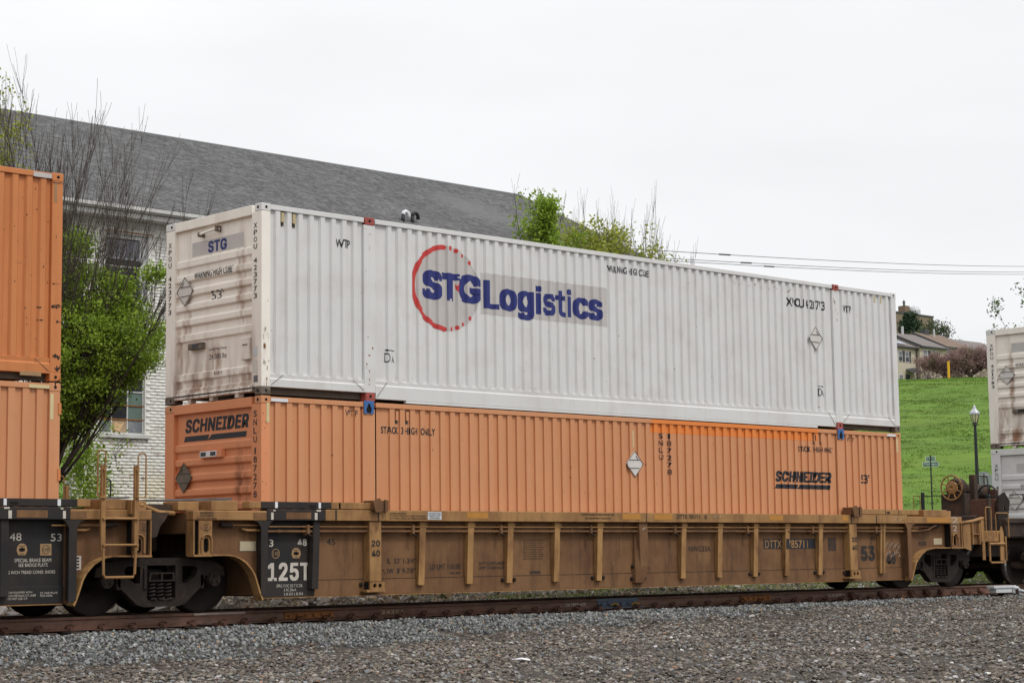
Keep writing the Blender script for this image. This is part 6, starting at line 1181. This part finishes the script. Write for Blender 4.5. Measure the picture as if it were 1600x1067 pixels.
obj('solar_panel', MB().add([(170, 112.0, 26.0), (176.9, 112.0, 26.0), (176.9, 115, 27.4), (170, 115, 27.4)], [(0, 1, 2, 3)]), material('solar_blue', (.25, .27, .33), .15, .1, 3), h1); obj('downpipe', MB().tube([(178.72, 111.9, 21), (178.72, 111.9, 25.6)], .07, 6), CLIPD, h1)
h2 = rowhouse(178.85, 184.7, 111.5, 25.95, 28.05, RFG, 'cream row house with grey brown roof and double window, second on the hilltop', ((179.5, 181.2, 24.1, 25.5), (181.95, 182.5, 24.1, 25.5), (179.8, 181.0, 21.3, 22.3)), low=((181.6, 181.9, 24.1, 25.5),))
h3 = rowhouse(184.8, 190.9, 112, 26.3, 28.5, RFB, 'cream row house with brown roof behind the pink tree, third on the hilltop', ((184.95, 186.5, 24.6, 25.9), (188.2, 189.2, 24.6, 25.9)))
h4 = rowhouse(191.0, 200, 112, 26.25, 28.2, RFG, 'cream row house with wide white window, rightmost on the hilltop', ((192.3, 193.9, 24.5, 25.85), (195.5, 196.8, 24.5, 25.85)), low=())
obj('chimney_vent', MB().tube([(187.9, 115.5, 27.9), (187.9, 115.5, 29.0)], .12, 8), LIGHTGREY, h3); obj('chimney_cap', MB().box(186.9, 187.9, 116.2, 116.8, 28.2, 29.0), DKT, h3); obj('roof_vent_pipe', MB().tube([(181.5, 115.8, 27.8), (181.5, 115.8, 28.9)], .15, 8), LIGHTGREY, h2)
bk = empty('brown_block', (233, 152, 22), 'tall brown windowless block with a chimney behind the row houses', 'building')
obj('wall', MB().box(222, 236.5, 148.5, 162, 20, 37.5), material('brown_render', (.215, .165, .12), .85, .08, .3), bk); obj('parapet', MB().box(221.9, 236.6, 148.4, 162.1, 37.5, 37.75), DKT, bk); obj('chimney', MB().box(231.9, 233.2, 150.5, 151.8, 37.75, 39.3), material('chimney_brick', (.2, .14, .1), .85, .1, 2), bk)
obj('chimney_pot', MB().lathe([(0, .2), (.5, .16), (.55, .28), (.9, .1), (1, 0)], (232.5, 151.1, 39.3), 'z', 10), CLIPD, bk); obj('roof_ventilator', MB().lathe([(0, .9), (.9, .95), (1.4, .7), (1.7, .2)], (234.3, 150.4, 37.75), 'z', 16), LIGHTGREY, bk)
def pine(t):
    R_ = np.random.default_rng(5); C = []
    for _ in range(560):
        z = R_.uniform(0, 1)**.8; rad_ = 2.75*(1-z**1.6)+.25; a = R_.uniform(0, 6.28); rr_ = rad_*R_.uniform(.25, 1)**.6*(1+.25*math.sin(z*26)); C.append((204.3+rr_*math.cos(a), 130.5+rr_*math.sin(a), 26.6+z*7.2))
    leaves('needle_crown', C, (.32, .32, .16), 16, .34, LEAFD, t, 4); obj('trunk', MB().tube([(204.3, 130.5, 21), (204.3, 130.5, 32.8)], [.3, .08], 8), BARK, t)
tree('pine_tree', 'dark green pine tree standing above the row house roofs', (204.3, 130.5, 21), pine)
def tree2(t):
    R_ = np.random.default_rng(8); C = [(202.3+R_.normal(0, .9)+u*1.6, 124.6-u*1.2+R_.normal(0, .7), 31.0-1.6*u**2-.6*u+R_.normal(0, .45)) for u in R_.uniform(-.9, 1.5, 120)]
    leaves('leaf_crown', C, (.3, .3, .22), 15, .30, material('olive_leaves', (.075, .10, .045), .7, .2, .3, facevar=.4), t, 6); rnd = random.Random(2); br = MB()
    for _ in range(14): branches(br, Vector((202.6, 124.4, 27)), Vector((rnd.uniform(-.5, .7), rnd.uniform(-.3, .3), 1)), rnd.uniform(2.5, 4.2), .07, 1, rnd)
    obj('bare_limbs', br, BARK, t); obj('trunk', MB().tube([(202.6, 124.4, 21), (202.6, 124.4, 27.2)], .2, 8), BARK, t)
tree('broadleaf_tree', 'thin leaved tree to the right of the pine behind the roofs', (202.6, 124.4, 21), tree2)
def cherry(seed, bx, by, a0, a1, zt, n):
    def f(t):
        rnd = random.Random(seed); B0 = Vector((bx, by, 20.6)); br = MB(); tips = []; obj('trunk', MB().tube([B0, B0+Vector((0, 0, 1.3))], [.3, .25], 8), BARK, t)
        for k in range(30):
            u = rnd.uniform(-1, 1); d = (IR*u*1.35+IF*rnd.uniform(-.6, .6)+Vector((0, 0, .9-.25*abs(u)))).normalized(); L_ = (a1 if u > 0 else a0)*abs(u)*.75+zt*.62*(1-abs(u)*.55)+rnd.uniform(-.5, .3)
            tips += branches(br, B0+Vector((0, 0, 1.0)), d, L_, .10, 2, rnd, .05, (5, 8), .55)
        obj('bare_limbs', br, BARK, t)
        C = [tuple(p+Vector((rnd.gauss(0, .15), rnd.gauss(0, .15), rnd.gauss(0, .12)))) for p, d in tips]
        for _ in range(260):
            v = Vector((rnd.gauss(0, 1), rnd.gauss(0, 1), rnd.gauss(0, 1))).normalized()*rnd.uniform(.5, 1)**.5; q = B0+IR*(v.x*(a1 if v.x > 0 else a0)*1.15)+IF*v.y*2+Vector((0, 0, 1.5+v.z*1.4)); C.append(tuple(q))
        leaves('blossom_crown', C, (.28, .28, .2), n, .155, BLOSS, t, seed)
    return f
tree('cherry_tree', 'faded pink blossom tree spreading before the row houses, left of the pair', (176.0, 107.2, 20.6), cherry(31, 176.4, 106.4, 2.9, 2.2, 3.9, 13))
tree('cherry_tree', 'faded pink blossom tree before the right row house, right of the pair', (178.8, 104.3, 20.6), cherry(32, 178.7, 104.3, 2.4, 3.0, 5.0, 14))
yp = obj('marker_post', MB().tube([(171.9, 102.85, 20.9), (171.9, 102.85, 22.75)], .14, 10).cyl((171.9, 102.85, 22.8), 'z', .16, .1, 10), material('gas_yellow', (.75, .42, .02), .5, .05, 4), None, origin=(171.9, 102.85, 20.9)); tag(yp, 'bright yellow marker post on the hill crest before the pink tree', 'marker post')
